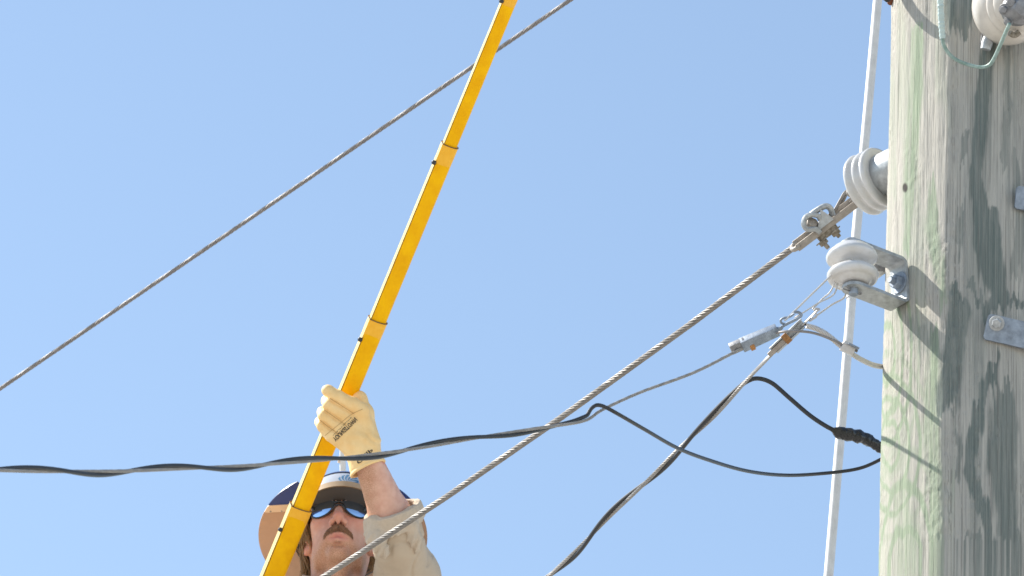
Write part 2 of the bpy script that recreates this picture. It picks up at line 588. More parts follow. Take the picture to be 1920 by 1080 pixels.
    def noise(scale, sx, sz, det=6):
        mp = N.new('ShaderNodeMapping'); mp.inputs['Scale'].default_value = (sx, sx, sz)
        L.new(tc.outputs['Object'], mp.inputs[0])
        no = N.new('ShaderNodeTexNoise'); no.inputs['Scale'].default_value = scale
        no.inputs['Detail'].default_value = det; no.inputs['Roughness'].default_value = 0.7
        L.new(mp.outputs[0], no.inputs[0])
        return no.outputs[0]

    def ramp(src, p0, p1, c0, c1):
        r = N.new('ShaderNodeValToRGB')
        r.color_ramp.elements[0].position, r.color_ramp.elements[1].position = p0, p1
        r.color_ramp.elements[0].color, r.color_ramp.elements[1].color = (*c0, 1), (*c1, 1)
        L.new(src, r.inputs[0])
        return r.outputs[0]

    def mix(f, a, b):
        x = N.new('ShaderNodeMix'); x.data_type = 'RGBA'
        if isinstance(f, float): x.inputs['Factor'].default_value = f
        else: L.new(f, x.inputs['Factor'])
        L.new(a, x.inputs[6])
        if isinstance(b, tuple): x.inputs[7].default_value = (*b, 1)
        else: L.new(b, x.inputs[7])
        return x.outputs[2]

    def attr(n):
        x = N.new('ShaderNodeAttribute'); x.attribute_name = n
        return x.outputs['Fac']
    grain = noise(1.0, 260, 4)
    fine = noise(1.0, 520, 14)
    broad = noise(1.0, 26, 3)
    base = ramp(broad, 0.3, 0.7, (0.395, 0.372, 0.325), (0.505, 0.475, 0.415))
    base = mix(ramp(grain, 0.42, 0.66, (0.0, 0.0, 0.0), (0.7, 0.7, 0.7)), base, (0.27, 0.26, 0.24))
    gcol = ramp(fine, 0.3, 0.7, (0.22, 0.275, 0.19), (0.33, 0.375, 0.27))
    base = mix(attr('green'), base, gcol)
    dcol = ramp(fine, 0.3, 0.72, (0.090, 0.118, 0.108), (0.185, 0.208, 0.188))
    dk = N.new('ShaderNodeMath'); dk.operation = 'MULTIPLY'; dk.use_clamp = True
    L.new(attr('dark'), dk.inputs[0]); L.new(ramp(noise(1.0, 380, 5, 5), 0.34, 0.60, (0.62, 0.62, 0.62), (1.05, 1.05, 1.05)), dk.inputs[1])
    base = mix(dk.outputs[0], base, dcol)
    base = mix(ramp(fine, 0.60, 0.74, (0, 0, 0), (0.55, 0.55, 0.55)), base, (0.19, 0.185, 0.17))
    lines = noise(1.0, 420, 2.2, 3)
    base = mix(ramp(lines, 0.555, 0.61, (0, 0, 0), (0.48, 0.48, 0.48)), base, (0.12, 0.118, 0.105))
    base = mix(attr('crack'), base, (0.05, 0.045, 0.04))
    L.new(base, bs.inputs['Base Color'])
    bp = N.new('ShaderNodeBump'); bp.inputs['Distance'].default_value = 0.0026; bp.inputs['Strength'].default_value = 0.8
    L.new(fine, bp.inputs['Height']); L.new(bp.outputs[0], bs.inputs['Normal'])
    base_pt = (POLE_AX[0], POLE_AX[1], 0)
    o = mb.build('utility_pole', m, origin=base_pt, sharp=0,
                 attrs={'dark': dark.ravel(), 'green': grn.ravel(), 'crack': np.clip(dark2, 0, 1).ravel()})
    tag(o, 'thick round weathered timber pole with green stains, cracks and steel fittings', 'utility pole')
    h, n = pole_hit(1673, 1)
    nb = MB().lathe(h - n * 0.004, n, [(0.006, 0), (0.0085, 0.004), (0.0085, 0.009), (0.006, 0.012), (0.0005, 0.013)], 20)
    part(nb, 'nail', M_RUSTNAIL, o)
    return o


pole = build_pole()
# ------------------------------------------------------------------ white rod and far line behind the pole
a, b = P(1553.5, 1080, 8.35), P(1645.5, 0, 8.95)
dirr = (b - a) / (b[2] - a[2])
foot = a - dirr * a[2]
rod = MB()
q = np.array([foot, a, a * 0.5 + b * 0.5 + cv(-0.003, 0, 0), b, b + dirr * 1.6])
x, y, z = frame(dirr, cv(0.8, 0, 0.6))
q = spline(q, 8)
rod.tube(q, 0.0085, 14)
o = tag(rod.build('guy_rod', M_ROD, origin=foot), 'slim white painted rod rising behind the hardware beside the timber pole', 'rod')

line = MB().strands(np.array([P(-700, 1207, 14.6), P(0, 729, 14.0), P(536, 364, 13.4), P(1069, 0, 12.8), P(1750, -465, 12.0)]), 0.0060, 6, 0.10, hand=-1, k=6)
tag(line.build('power_line', M_ALU_DULL), 'bare stranded wire crossing the sky behind the yellow stick', 'wire')

# ------------------------------------------------------------------ pole-mounted strain insulator with its steel post
def on(p, q, t):
    return np.asarray(p) * (1 - t) + np.asarray(q) * t


def build_strain():
    ax = unit(cv(-0.70, -0.36, -0.62))
    c1 = P(1655, 331, 8.2)
    t = thing('strain_insulator', c1, 'white ribbed porcelain insulator on a steel stub at the edge of the pole', 'insulator')
    mb = MB()
    prof = [(0.036, -0.002), (0.046, -0.003), (0.0525, -0.001), (0.0545, 0.003), (0.0535, 0.007), (0.049, 0.010), (0.049, 0.0125),
            (0.050, 0.0145), (0.0525, 0.0165), (0.0545, 0.0205), (0.0535, 0.0245), (0.049, 0.0275), (0.049, 0.030),
            (0.050, 0.032), (0.0535, 0.034), (0.0555, 0.038), (0.054, 0.0425), (0.046, 0.047), (0.032, 0.049), (0.020, 0.050), (0.018, 0.056), (0.004, 0.058)]
    mb.lathe(c1, ax, prof, 64)
    part(mb, 'porcelain_body', M_PORC, t, sharp=60)
    st = MB().lathe(c1, ax, [(0.038, -0.105), (0.0385, -0.02), (0.0385, -0.004), (0.036, 0.0005)], 40)
    part(st, 'mounting_stub', M_GALV, t)
    pin = MB().lathe(c1, ax, [(0.009, 0.05), (0.009, 0.075), (0.007, 0.078)], 16)
    part(pin, 'end_pin', M_CLAMP, t)
    return t


build_strain()


def build_clamp():
    D = 8.28
    A, B = P(1610, 376, D), P(1486, 466, D)
    X = unit(B - A)
    Zc = CZ - X * (CZ @ X); Zc = unit(Zc)
    Y = np.cross(Zc, X)
    if Y @ CY < 0: Y = -Y
    k = D / F
    t = thing('strain_clamp', on(A, B, 0.6), 'weathered dead end clamp with rusty bolts gripping the thick stranded wire', 'clamp')

    def q(px, py, dz=0.0):
        return P(px, py, D) + CZ * dz
    mb = MB()
    # two long cheek bars with a slot between, closed at the far end
    mb.bar(q(1607, 381, 0.008), q(1494, 466, 0.008), Y, 0.0055, 14 * k, 0.0015)
    mb.bar(q(1602, 372, -0.010), q(1489, 458, -0.010), Y, 0.0055, 12 * k, 0.0015)
    mb.tube(spline([q(1500, 461, 0.008), q(1491, 467, 0.006), q(1486, 467, -0.002), q(1488, 461, -0.009), q(1496, 454, -0.010)], 6), 5.0 * k, 10)
    part(mb, 'clamp_body', M_CLAMP, t)
    # flat upper wedge plate
    pl = MB()
    corners = [(1538, 393), (1558, 407), (1562, 412), (1556, 416), (1534, 433), (1530, 432), (1537, 411)]
    v = [q(x, y, 0.014) for x, y in corners] + [q(x, y, -0.006) for x, y in corners]
    n = len(corners)
    pl.add(v, [tuple(range(n))[::-1], tuple(range(n, 2 * n))] + [(i, (i + 1) % n, n + (i + 1) % n, n + i) for i in range(n)])
    part(pl, 'keeper_plate', M_GALV, t, sharp=30)
    # U bolt: two thick bent rods over the wire
    ub = MB()
    ub.tube(spline([q(1537, 436, 0.012), q(1528, 430, 0.015), q(1513, 430, 0.016), q(1506, 421, 0.015), q(1510, 408, 0.013), q(1520, 403, 0.012), q(1533, 405, 0.012), q(1538, 412, 0.010)], 8), 5.2 * k, 10)
    ub.tube(spline([q(1512, 410, 0.0), q(1528, 397, 0.002), q(1546, 387, 0.002), q(1556, 390, 0.0), q(1562, 403, -0.004)], 8), 5.8 * k, 10)
    part(ub, 'bolt_loop', M_GALV, t)
    sad = MB()
    sad.lathe(q(1522, 421, 0.004), unit(Y * 0.4 - X * 0.5 + Zc * 0.75), [(0.005, -0.006), (0.0105, -0.004), (0.011, 0.003), (0.009, 0.007), (0.001, 0.0085)], 20)
    part(sad, 'wire_saddle', M_CLAMP, t)
    body = MB()
    body.box(q(1549, 430, -0.002), X, Y, Zc, 20 * k, 14 * k, 0.011, 0.003)
    part(body, 'cast_saddle', M_RUST, t)
    for i, (x0, y0, x1, y1) in enumerate([(1531, 440, 1552, 464), (1556, 424, 1573, 443)]):
        d = unit(q(x1, y1) - q(x0, y0))
        L0 = np.linalg.norm(q(x1, y1) - q(x0, y0))
        nb = MB()
        nb.hexbolt(q(x0, y0, 0.002) + d * L0 * 0.45, d, 9.0 * k, 10 * k)
        nb.lathe(q(x0, y0, 0.002), d, [(4.2 * k, 0), (4.2 * k, L0 * 1.02), (3.2 * k, L0 * 1.08)] , 14)
        part(nb, 'clamp_nut', M_RUST, t, sharp=25)
    # wire tail looping up behind the insulator
    tl = MB()
    tl.tube(spline([q(1556, 402, -0.004), q(1566, 393, -0.006), q(1577, 374, -0.008), q(1586, 360, -0.012), q(1604, 348, -0.03), q(1620, 344, -0.06)], 10), 3.0 * k, 8)
    tl.tube(spline([q(1562, 404, -0.010), q(1574, 390, -0.012), q(1583, 374, -0.014), q(1590, 362, -0.02), q(1606, 352, -0.04), q(1622, 348, -0.07)], 10), 3.0 * k, 8)
    part(tl, 'wire_tail', M_ALU, t)
    # strap that hooks on the insulator pin
    yk = MB()
    yk.bar(q(1600, 383, -0.001), q(1622, 356, -0.03), Zc, 0.016, 0.006, 0.001)
    part(yk, 'clevis_link', M_CLAMP, t)
    return t


build_clamp()

mw = MB().strands(extend([P(1552, 412, 8.28), P(1486, 465, 8.30), P(1300, 604, 8.48), P(1049, 785, 8.75), P(838, 931, 8.99), P(610, 1080, 9.25), P(-150, 1560, 10.3)], 9.0), 0.0060, 7, 0.085, k=7)
tag(mw.build('main_conductor', M_ALU), 'thick bare stranded wire running from the clamp down in front of the worker', 'wire')

# ------------------------------------------------------------------ bracket with the spool insulator
EX = cv(1, 0, 0)


def build_spool():
    al = RAD(38)
    left = unit(np.array([-CX[0], -CX[1], 0])); toward = unit(np.array([CZ[0], CZ[1], 0]))
    # world-horizontal arm direction, then a small tilt of the whole bracket in the picture plane
    A0 = left * math.cos(al) + toward * math.sin(al)
    W0 = -left * math.sin(al) + toward * math.cos(al)
    U0 = np.array([0, 0, 1.0])
    Rm = np.array(Matrix.Rotation(RAD(4), 3, Vector(CZ)))
    A, W, U = Rm @ A0, Rm @ W0, Rm @ U0
    H, Lr, hw, th = 0.081, 0.104, 0.0188, 0.0056
    dt = 7.9
    for _ in range(8):                                    # slide along the line of sight until the back plate bears on the pole
        tip = P(1600, 540, dt)
        gap = 1.0
        for sg in (-1, 1):
            for hh in (0, H):
                x_, y_, d_ = to_px(tip - A * Lr + W * hw * sg + U * hh)
                gap = min(gap, to_px(pole_hit(float(x_), float(y_))[0])[2] - d_)
        dt += gap - 0.004
    tip = P(1600, 540, dt)
    t = thing('spool_bracket', tip - A * Lr, 'galvanised U bracket holding a white porcelain spool out from the pole', 'bracket')
    path, nor, half = [], [], []
    for i in range(7):                                    # rounded tip, lower arm
        s = i / 6.0
        path.append(tip + A * hw * math.cos(s * math.pi / 2)); nor.append(-U); half.append(max(0.001, hw * math.sin(s * math.pi / 2)))
    rc = 0.010
    for h0, h1, sgn in ((0, rc, 1),):
        for i in range(6):
            ang = i / 5.0 * math.pi / 2
            c = tip - A * (Lr - rc) + U * rc
            dv = -U * math.cos(ang) - A * math.sin(ang)
            path.append(c + dv * rc); nor.append(dv); half.append(hw)
    for i in range(6):
        ang = i / 5.0 * math.pi / 2
        c = tip - A * (Lr - rc) + U * (H - rc)
        dv = -A * math.cos(ang) + U * math.sin(ang)
        path.append(c + dv * rc); nor.append(dv); half.append(hw)
    for i in range(7):
        s = 1 - i / 6.0
        path.append(tip + U * H + A * hw * math.cos(s * math.pi / 2)); nor.append(U); half.append(max(0.001, hw * math.sin(s * math.pi / 2)))
    br = MB().strap(path, nor, W, half, th)
    part(br, 'steel_strap', M_GALV, t, sharp=25)
    prof = [(0.012, 0.035), (0.026, 0.035), (0.031, 0.0325), (0.0325, 0.029), (0.0345, 0.0275), (0.0395, 0.024), (0.0425, 0.0185), (0.0425, 0.0145), (0.040, 0.010),
            (0.031, 0.0045), (0.0225, 0.0015), (0.021, -0.002), (0.0235, -0.0055), (0.033, -0.0075), (0.0395, -0.0105), (0.0425, -0.015), (0.0425, -0.0195), (0.040, -0.0245),
            (0.0355, -0.0270), (0.0325, -0.0262), (0.029, -0.0285), (0.024, -0.0325), (0.012, -0.0335)]
    sp = MB().lathe(tip + U * (H / 2), U, prof, 64)
    part(sp, 'porcelain_spool', M_PORC, t, sharp=60)
    pin = MB().lathe(tip, -U, [(0.0078, -H - 0.006), (0.0078, 0.011), (0.0066, 0.013), (0.001, 0.0133)], 20)
    pin.lathe(tip + U * (H + 0.002), U, [(0.013, 0), (0.013, 0.005), (0.010, 0.008)], 20)
    part(pin, 'pivot_pin', M_GALV_BLUE, t)
    ct = MB()
    c0 = tip - U * 0.007
    ct.tube(spline([c0 + W * 0.004 - A * 0.010, c0 + A * 0.004 + W * 0.002, c0 + A * 0.014 + W * 0.003, c0 + A * 0.022 + W * 0.007], 6), 0.0012, 6)
    ct.tube(spline([c0 - W * 0.001 - A * 0.010, c0 + A * 0.004 - W * 0.002, c0 + A * 0.016 - W * 0.001 - U * 0.001, c0 + A * 0.024 + W * 0.000 - U * 0.002], 6), 0.0012, 6)
    ct.tube(spline([c0 - A * 0.009 + W * 0.004, c0 - A * 0.013 + W * 0.0045, c0 - A * 0.015 + W * 0.001, c0 - A * 0.012 - W * 0.001, c0 - A * 0.009 - W * 0.001], 5), 0.0012, 6)
    part(ct, 'cotter_pin', M_DARKSTEEL, t)
    bo = MB().hexbolt(tip - A * (Lr - th / 2) + U * H * 0.52 + W * 0.002, A, 0.0125, 0.013)
    bo.lathe(tip - A * (Lr - th / 2) + U * H * 0.52 + W * 0.002, A, [(0.006, 0), (0.006, 0.020), (0.005, 0.021)], 16)
    bo.lathe(tip - A * (Lr - th / 2) + U * H * 0.52 + W * 0.002, -A, [(0.008, 0.0), (0.008, 0.12)], 16)
    part(bo, 'mounting_bolt', M_GALV_BLUE, t, sharp=25)
    return tip, A, W, U, H


TIP, BA, BW, BU, BH = build_spool()
NECK = TIP + BU * (BH / 2)

# threaded rod end that shows in the gap behind the spool
tr = thing('threaded_stud', P(1650, 505, 8.05), 'short threaded stud and pale rod end showing between spool and pole', 'stud')
d0, d1 = P(1622, 492, 8.03), P(1668, 506, 8.06)
pts, s = resample(np.array([d0, d1]), 0.0009)
part(MB().tube(pts, 0.0058 + 0.0011 * np.sin(2 * np.pi * s / 0.0036), 14), 'thread', M_DARKSTEEL, tr)
part(MB().tube(np.array([P(1634, 522, 8.045), P(1662, 502, 8.06), P(1690, 482, 8.07)]), 0.0068, 16), 'rod_end', M_ROD, tr)

# ------------------------------------------------------------------ wedge clamps and service wires
def build_wedge_a():
    D = 7.80
    k = D / F
    q = lambda x, y, dz=0.0: P(x, y, D) + CZ * dz
    t = thing('wedge_clamp', q(1415, 635), 'smooth grey wedge clamp lying flatter, upper of the two below the spool', 'clamp', 'wedge clamps on the service wires')
    X = unit(q(1452, 615) - q(1372, 650))
    Y = np.array(CY) - X * (CY @ X); Y = unit(unit(Y) + 0.55 * CZ)    # tipped so that the underside shows
    Y = unit(Y - X * (X @ Y))
    Z = np.cross(X, Y)
    sh = MB().box(q(1424, 633), X, Y, Z, 37 * k, 11.5 * k, 10.0 * k, 0.0012, tx=0.88)
    part(sh, 'clamp_shell', M_GALV_BLUE, t)
    we = MB().box(q(1384, 648.5), X, Y, Z, 16 * k, 9.8 * k, 7.2 * k, 0.001)
    part(we, 'inner_wedge', M_DARKSTEEL, t)
    nk = MB().box(q(1460, 617), X, Y, Z, 8 * k, 5.0 * k, 4 * k, 0.001, tx=0.6)
    nk.tube(spline([q(1456, 619), q(1476, 607, 0.001), q(1490, 600, 0.002), q(1502, 592, 0.002), q(1498, 586, 0.002), q(1490, 585, 0.001)], 8), 2.8 * k, 10)
    nk.tube(spline([q(1476, 608), q(1466, 606), q(1464, 600), q(1470, 596, 0.001), q(1480, 594, 0.002), q(1489, 588, 0.003)], 8), 2.2 * k, 8)
    part(nk, 'hook_shank', M_GALV_BLUE, t)
    tg = MB().box(q(1407.5, 642.5) - Y * 6.4 * k, X, Y, Z, 4.5 * k, 6.0 * k, 9.9 * k, 0.0006)
    part(tg, 'rust_band', M_ORANGE, t)
    b = MB()
    b.tube(spline([q(1471, 600, 0.003), q(1476.5, 596, 0.003), P(1519, 554.5, 7.814), P(1561, 513, 7.828), NECK + BA * 0.022 + BU * 0.003, NECK + BA * 0.016 + BW * 0.018], 8), 1.9 * k, 8)
    b.tube(spline([q(1490, 596, -0.002), q(1502, 588.6, 0.0), P(1534, 568.3, 7.818), P(1566, 548, 7.832), NECK + BA * 0.02 - BW * 0.014 - BU * 0.003, NECK + BA * 0.004 - BW * 0.022], 8), 1.6 * k, 8)
    part(b, 'bail_wire', M_ALU_BRIGHT, t)


def build_wedge_b():
    D = 7.82
    k = D / F
    q = lambda x, y, dz=0.0: P(x, y, D) + CZ * dz
    t = thing('wedge_clamp', q(1475, 637), 'steep channel shaped wedge clamp with an orange rusty band, lower of the two', 'clamp', 'wedge clamps on the service wires')
    X = unit(q(1508, 604) - q(1440, 668))
    Z = unit(CZ - X * (CZ @ X)); Y = np.cross(Z, X)
    if Y @ CX > 0: Y = -Y                                             # Y: up-left
    ch = MB()
    c, L = q(1478, 632), 41 * k
    ch.box(c + Y * 8.0 * k, X, Y, Z, L, 1.6 * k, 7 * k, 0.0005)        # lit upper flange
    ch.box(c - Y * 7.0 * k, X, Y, Z, L * 0.86, 1.8 * k, 7 * k, 0.0005)   # lower flange
    ch.box(c - Z * 5.5 * k + Y * 0.5 * k, X, Y, Z, L * 0.96, 6.6 * k, 1.2 * k, 0.0004)
    part(ch, 'channel_body', M_GALV, t)
    we = MB().box(q(1457, 651) - Y * 0.6 * k, X, Y, Z, 22 * k, 4.6 * k, 5.0 * k, 0.0008, tx=1.15)
    part(we, 'inner_wedge', M_CLAMP, t)
    bnd = MB().box(q(1474, 634) - Y * 1.0 * k, X, Y, Z, 6.0 * k, 9.8 * k, 7.6 * k, 0.0006)
    part(bnd, 'rust_band', M_ORANGE, t)
    b = MB()
    b.tube(spline([q(1503, 611, 0), q(1512, 603, 0.001), q(1524, 591, 0.002), q(1532, 583, 0.003), q(1536, 580, 0.001), q(1530, 579, 0), q(1526, 583, 0)], 8), 2.0 * k, 8)
    b.tube(spline([q(1524, 580, 0.002), q(1526, 577, 0.002), P(1543, 559.5, 7.836), P(1560, 542, 7.836), NECK + BA * 0.022 - BU * 0.001, NECK + BA * 0.016 + BW * 0.018], 8), 1.6 * k, 8)
    b.tube(spline([q(1518, 602, 0.0), q(1524, 598, 0.004), q(1532.5, 590.6, 0.004), P(1559, 571.8, 7.845), P(1585.5, 553, 7.852), NECK - BU * 0.004 - BW * 0.0225 + BA * 0.004, NECK - BA * 0.014 - BW * 0.02 - BU * 0.004], 8), 1.8 * k, 8)
    b.tube(spline([q(1521, 596, 0.005), q(1528, 587, 0.006), q(1531, 593, 0.006), q(1525, 598, 0.006), q(1521, 596, 0.005)], 6), 1.3 * k, 6)
    part(b, 'bail_wire', M_ALU_BRIGHT, t)
    e = MB().lathe(q(1513, 611, 0.001), X, [(4.5 * k, -2 * k), (5 * k, 0), (4 * k, 3 * k)], 12)
    part(e, 'end_collar', M_BLACK, t)


build_wedge_a()
build_wedge_b()

# neutral of service A: bare wire from the clamp to the left, black cable twisting round it
NA = spline(PTS([(1420, 640, 7.8), (1378, 660, 7.79), (1300, 699, 7.72), (1200, 736, 7.62), (1130, 768, 7.55), (1092, 790, 7.5), (1000, 804, 7.42), (900, 820, 7.32), (800, 838, 7.22),
                  (700, 852, 7.1), (600, 863, 7.0), (480, 872, 6.85), (360, 878, 6.7), (240, 883, 6.55), (120, 884, 6.4), (0, 882, 6.25), (-300, 868, 5.9)]), 14)
NA = extend(NA, 5.0)
na = MB().strands(NA, 0.0026, 6, 0.04, k=5)
tag(na.build('service_neutral_wire', M_ALU_NB), 'thin bare wire dropping from the flatter wedge clamp into the black twisted cable', 'wire')
q, s = resample(NA, 0.006)
pxs = to_px(q)[0]
i0 = int(np.argmin(np.abs(pxs - 1098)))
tw = q[i0:]
tt, xx, yy = transport(tw)
ph = 2 * np.pi * (s[i0:] - s[i0]) / 0.36 + 2.2
wob = 0.0050
bl = tw + wob * (np.cos(ph)[:, None] * xx + np.sin(ph)[:, None] * yy)
head = spline(PTS([(1790, 800, 8.12), (1700, 835, 8.34), (1668, 850, 8.33), (1650, 862, 8.32), (1608, 879, 8.31), (1540, 888, 8.29), (1470, 891, 8.2), (1400, 883, 8.06), (1330, 863, 7.90), (1270, 840, 7.76), (1210, 806, 7.63),
                    (1160, 777, 7.55), (1136, 764, 7.535), (1122, 759.5, 7.525), (1111, 763, 7.52), (1104, 774, 7.515), (1098, 783, 7.51)]), 14)
bA = np.vstack([head[:-6], bl[4:]])
bA = spline(resample(bA, 0.012)[0], 3)
cable_a = MB().tube(bA, 0.00315, 10)
tag(cable_a.build('service_cable', M_BLACK), 'black cable twisted along the left and humped where it loops back to the pole', 'cable', 'black service cables')

NB = spline(PTS([(1478, 634, 7.83), (1458, 653, 7.92), (1440, 671, 8.16), (1400, 713, 8.31), (1340, 780, 8.37), (1276, 838, 8.43), (1210, 905, 8.49), (1140, 972, 8.55), (1080, 1032, 8.62), (1030, 1080, 8.68), (900, 1210, 8.84)]), 14)
NB = extend(NB, 7.0, 0.25)
nb_ = MB().strands(NB, 0.0034, 6, 0.045, k=5)
tag(nb_.build('service_neutral_wire', M_ALU_NB), 'bare bright wire falling steeply from the rusty banded wedge clamp', 'wire')
q, s = resample(NB, 0.006)
pxs = to_px(q)[0]
i0 = int(np.argmin(np.abs(pxs - 1400)))
tw = q[i0:]
tt, xx, yy = transport(tw)
ph = 2 * np.pi * (s[i0:] - s[i0]) / 0.30
# phase so that the cable starts on the right of the wire and crosses it as in the photo
side = np.cross(tt, -CZ)
side /= np.linalg.norm(side, axis=1)[:, None]
fr = np.cross(side, tt)
bl = tw + 0.0062 * (np.cos(ph + 1.1)[:, None] * side + np.sin(ph + 1.1)[:, None] * fr)
headb = spline(PTS([(1790, 880, 8.10), (1700, 862, 8.34), (1654, 838, 8.33), (1616, 820, 8.32), (1580, 812, 8.31), (1556, 803, 8.30), (1520, 780, 8.31), (1480, 746, 8.325), (1450, 720, 8.335), (1430, 711, 8.335), (1414, 710, 8.33), (1400, 715, 8.316)]), 14)
bB = np.vstack([headb[:-8], bl[3:]])
bB = spline(resample(bB, 0.014)[0], 3)
cable_b = MB().tube(bB, 0.0040, 10)
tag(cable_b.build('service_cable', M_BLACK), 'black cable winding down the steep bare wire from the taped splice', 'cable', 'black service cables')

# taped splice
sp_path, s = resample(spline(PTS([(1560, 805, 8.30), (1580, 812, 8.31), (1616, 820, 8.32), (1640, 832, 8.328), (1658, 842, 8.332), (1676, 850, 8.34)]), 10), 0.0016)
u = s / s[-1]
rr = 0.0042 + 0.0062 * np.clip((u - 0.02) / 0.12, 0, 1) + 0.0018 * np.sin(u * 5.0)
rr = rr * (1 + 0.10 * (np.mod(u * 8 + 0.6 * vnoise(u * 9, u * 0, seed=4), 1.0) - 0.5)) + 0.0016 * (vnoise(u * 26, u * 0, seed=3) - 0.5)
spl = MB()
n = 20
tT, xT, yT = transport(sp_path)
ang = np.linspace(0, 2 * np.pi, n, endpoint=False)
lump = 1 + 0.55 * (fbm(np.cos(ang)[None, :] * 1.4 + 5 + u[:, None] * 9, np.sin(ang)[None, :] * 1.4 + 5 + u[:, None] * 3, seed=6, o=2) - 0.5)
v = sp_path[:, None, :] + (rr[:, None] * lump)[..., None] * (np.cos(ang)[None, :, None] * xT[:, None, :] + np.sin(ang)[None, :, None] * yT[:, None, :])
f = [(i * n + j, i * n + (j + 1) % n, (i + 1) * n + (j + 1) % n, (i + 1) * n + j) for i in range(len(u) - 1) for j in range(n)]
spl.add(v.reshape(-1, 3), f + [tuple(range(n - 1, -1, -1)), tuple((len(u) - 1) * n + j for j in range(n))])
splice = spl.build('taped_splice', M_TAPE, sharp=50)
tag(splice, 'lumpy cable joint wrapped in shiny black tape beside the pole edge', 'splice')
flag = MB()
fl = PTS([(1556, 806, 8.285), (1569, 801, 8.285), (1574, 806, 8.287), (1560, 809, 8.285)])
flag.add(np.vstack([fl, fl - CZ * 0.0006]), [(0, 1, 2, 3), (7, 6, 5, 4), (0, 4, 5, 1), (1, 5, 6, 2), (2, 6, 7, 3), (3, 7, 4, 0)])
part(flag, 'tape_end', M_TAPE, splice)

# jumper wires from the clamps into a split connector and on to the pole
j1 = MB().tube(spline(PTS([(1456, 624, 7.79), (1474, 621.5, 7.775), (1500, 621, 7.77), (1528, 625, 7.775), (1556, 635, 7.785), (1578, 645, 7.79), (1598, 655, 7.80), (1608, 659, 7.80)]), 10), 0.0022, 8)
tag(j1.build('jumper_wire', M_ALU_DULL), 'single grey wire curving from the flatter clamp into the bright connector', 'wire')
j2 = MB().strands(spline(PTS([(1512, 611, 7.80), (1530, 616, 7.80), (1550, 627, 7.80), (1570, 643, 7.80), (1585, 655, 7.80), (1598, 664, 7.81), (1614, 674, 7.84), (1636, 684, 7.9), (1656, 688, 7.96), (1676, 690, 8.03)]), 12), 0.0046, 6, 0.04, k=6)
tag(j2.build('jumper_wire', M_ALU_BRIGHT), 'stranded bright tail passing through the connector to the pole edge', 'wire')
cn = thing('split_connector', P(1590, 652, 7.80), 'small sunlit metal connector joining two wire tails beside the white rod', 'connector')
X = unit(P(1606, 661, 7.8) - P(1576, 646, 7.8)); Z = unit(CZ + 0.3 * CX); Z = unit(Z - X * (Z @ X)); Y = np.cross(Z, X)
k = 7.8 / F
part(MB().box(P(1590, 653, 7.795), X, Y, Z, 13 * k, 9.5 * k, 0.009, 0.0015), 'connector_body', M_ALU_BRIGHT, cn)
part(MB().box(P(1600, 649.5, 7.79), X, Y, Z, 11 * k, 1.8 * k, 0.009, 0.0004), 'pressure_bar', M_GALV_BLUE, cn)
part(MB().hexbolt(P(1584, 646, 7.79), Y if Y @ CY > 0 else -Y, 4 * k, 9 * k), 'connector_bolt', M_ALU_BRIGHT, cn)

# ------------------------------------------------------------------ insulator, jumper and brackets on the pole's face
def build_topright():
    c, n = pole_hit(1893, 30)
    ax = unit(cv(0.30, 0.10, 0.95))
    c = P(1899, 12, to_px(c)[2] - 0.085)
    t = thing('line_post_insulator', c - ax * 0.08, 'cream white bell shaped insulator with grey iron cap at the top corner of the pole', 'insulator')
    prof = [(0.03, -0.085), (0.032, -0.05), (0.040, -0.047), (0.055, -0.040), (0.0615, -0.030), (0.0625, -0.018), (0.060, -0.006), (0.055, 0.004), (0.0515, 0.008),
            (0.0525, 0.010), (0.052, 0.015), (0.047, 0.020), (0.045, 0.022), (0.046, 0.024), (0.0455, 0.028), (0.041, 0.034), (0.036, 0.040), (0.02, 0.043), (0.004, 0.044)]
    part(MB().lathe(c, ax, prof, 64), 'porcelain_bell', M_PORC_DIRTY, t, sharp=60)
    cap = MB()
    c2 = P(1908, 18, to_px(c)[2] - 0.045)
    cap.lathe(c2, ax, [(0.020, -0.014), (0.0265, -0.010), (0.028, 0.0), (0.026, 0.008), (0.018, 0.014), (0.014, 0.024), (0.004, 0.026)], 28)
    cap.box(P(1896, 8, to_px(c2)[2] - 0.006), unit(CX * 0.3 - CY), CX, CZ, 0.016, 0.0075, 0.010, 0.003)
    cap.box(P(1925, 30, to_px(c2)[2] - 0.004), CX, CY, CZ, 0.016, 0.011, 0.010, 0.004)
    part(cap, 'iron_cap', M_DARKSTEEL, t)
    for x, y, r in ((1884, 18, 0.0065), (1891, 40, 0.0052), (1899, 4, 0.008)):
        part(MB().hexbolt(P(x, y, to_px(c2)[2] - 0.012), unit(CZ + 0.5 * cv(-1, -0.2, 0)), r, 0.010), 'cap_bolt', M_DARKSTEEL, t, sharp=25)
    part(MB().tube(spline([P(1912, 60, to_px(c2)[2] + 0.004), P(1902, 66, to_px(c2)[2] + 0.004), P(1893, 62, to_px(c2)[2])], 6), 0.005, 10), 'rusty_lip', M_RUST, t)
    h, n = pole_hit(1849, 85)
    st = MB().tube(np.array([P(1857, 62, to_px(h)[2] - 0.03), P(1850, 82, to_px(h)[2] - 0.034), P(1847.5, 93, to_px(h)[2] - 0.036)]), np.array([0.009, 0.0095, 0.0085]), 16)
    part(st, 'mounting_stud', M_GALV, t)
    bk = MB().tube(np.array([h - n * 0.02, h + n * 0.035]), 0.011, 16)
    part(bk, 'stud_socket', M_DARKSTEEL, t)


build_topright()

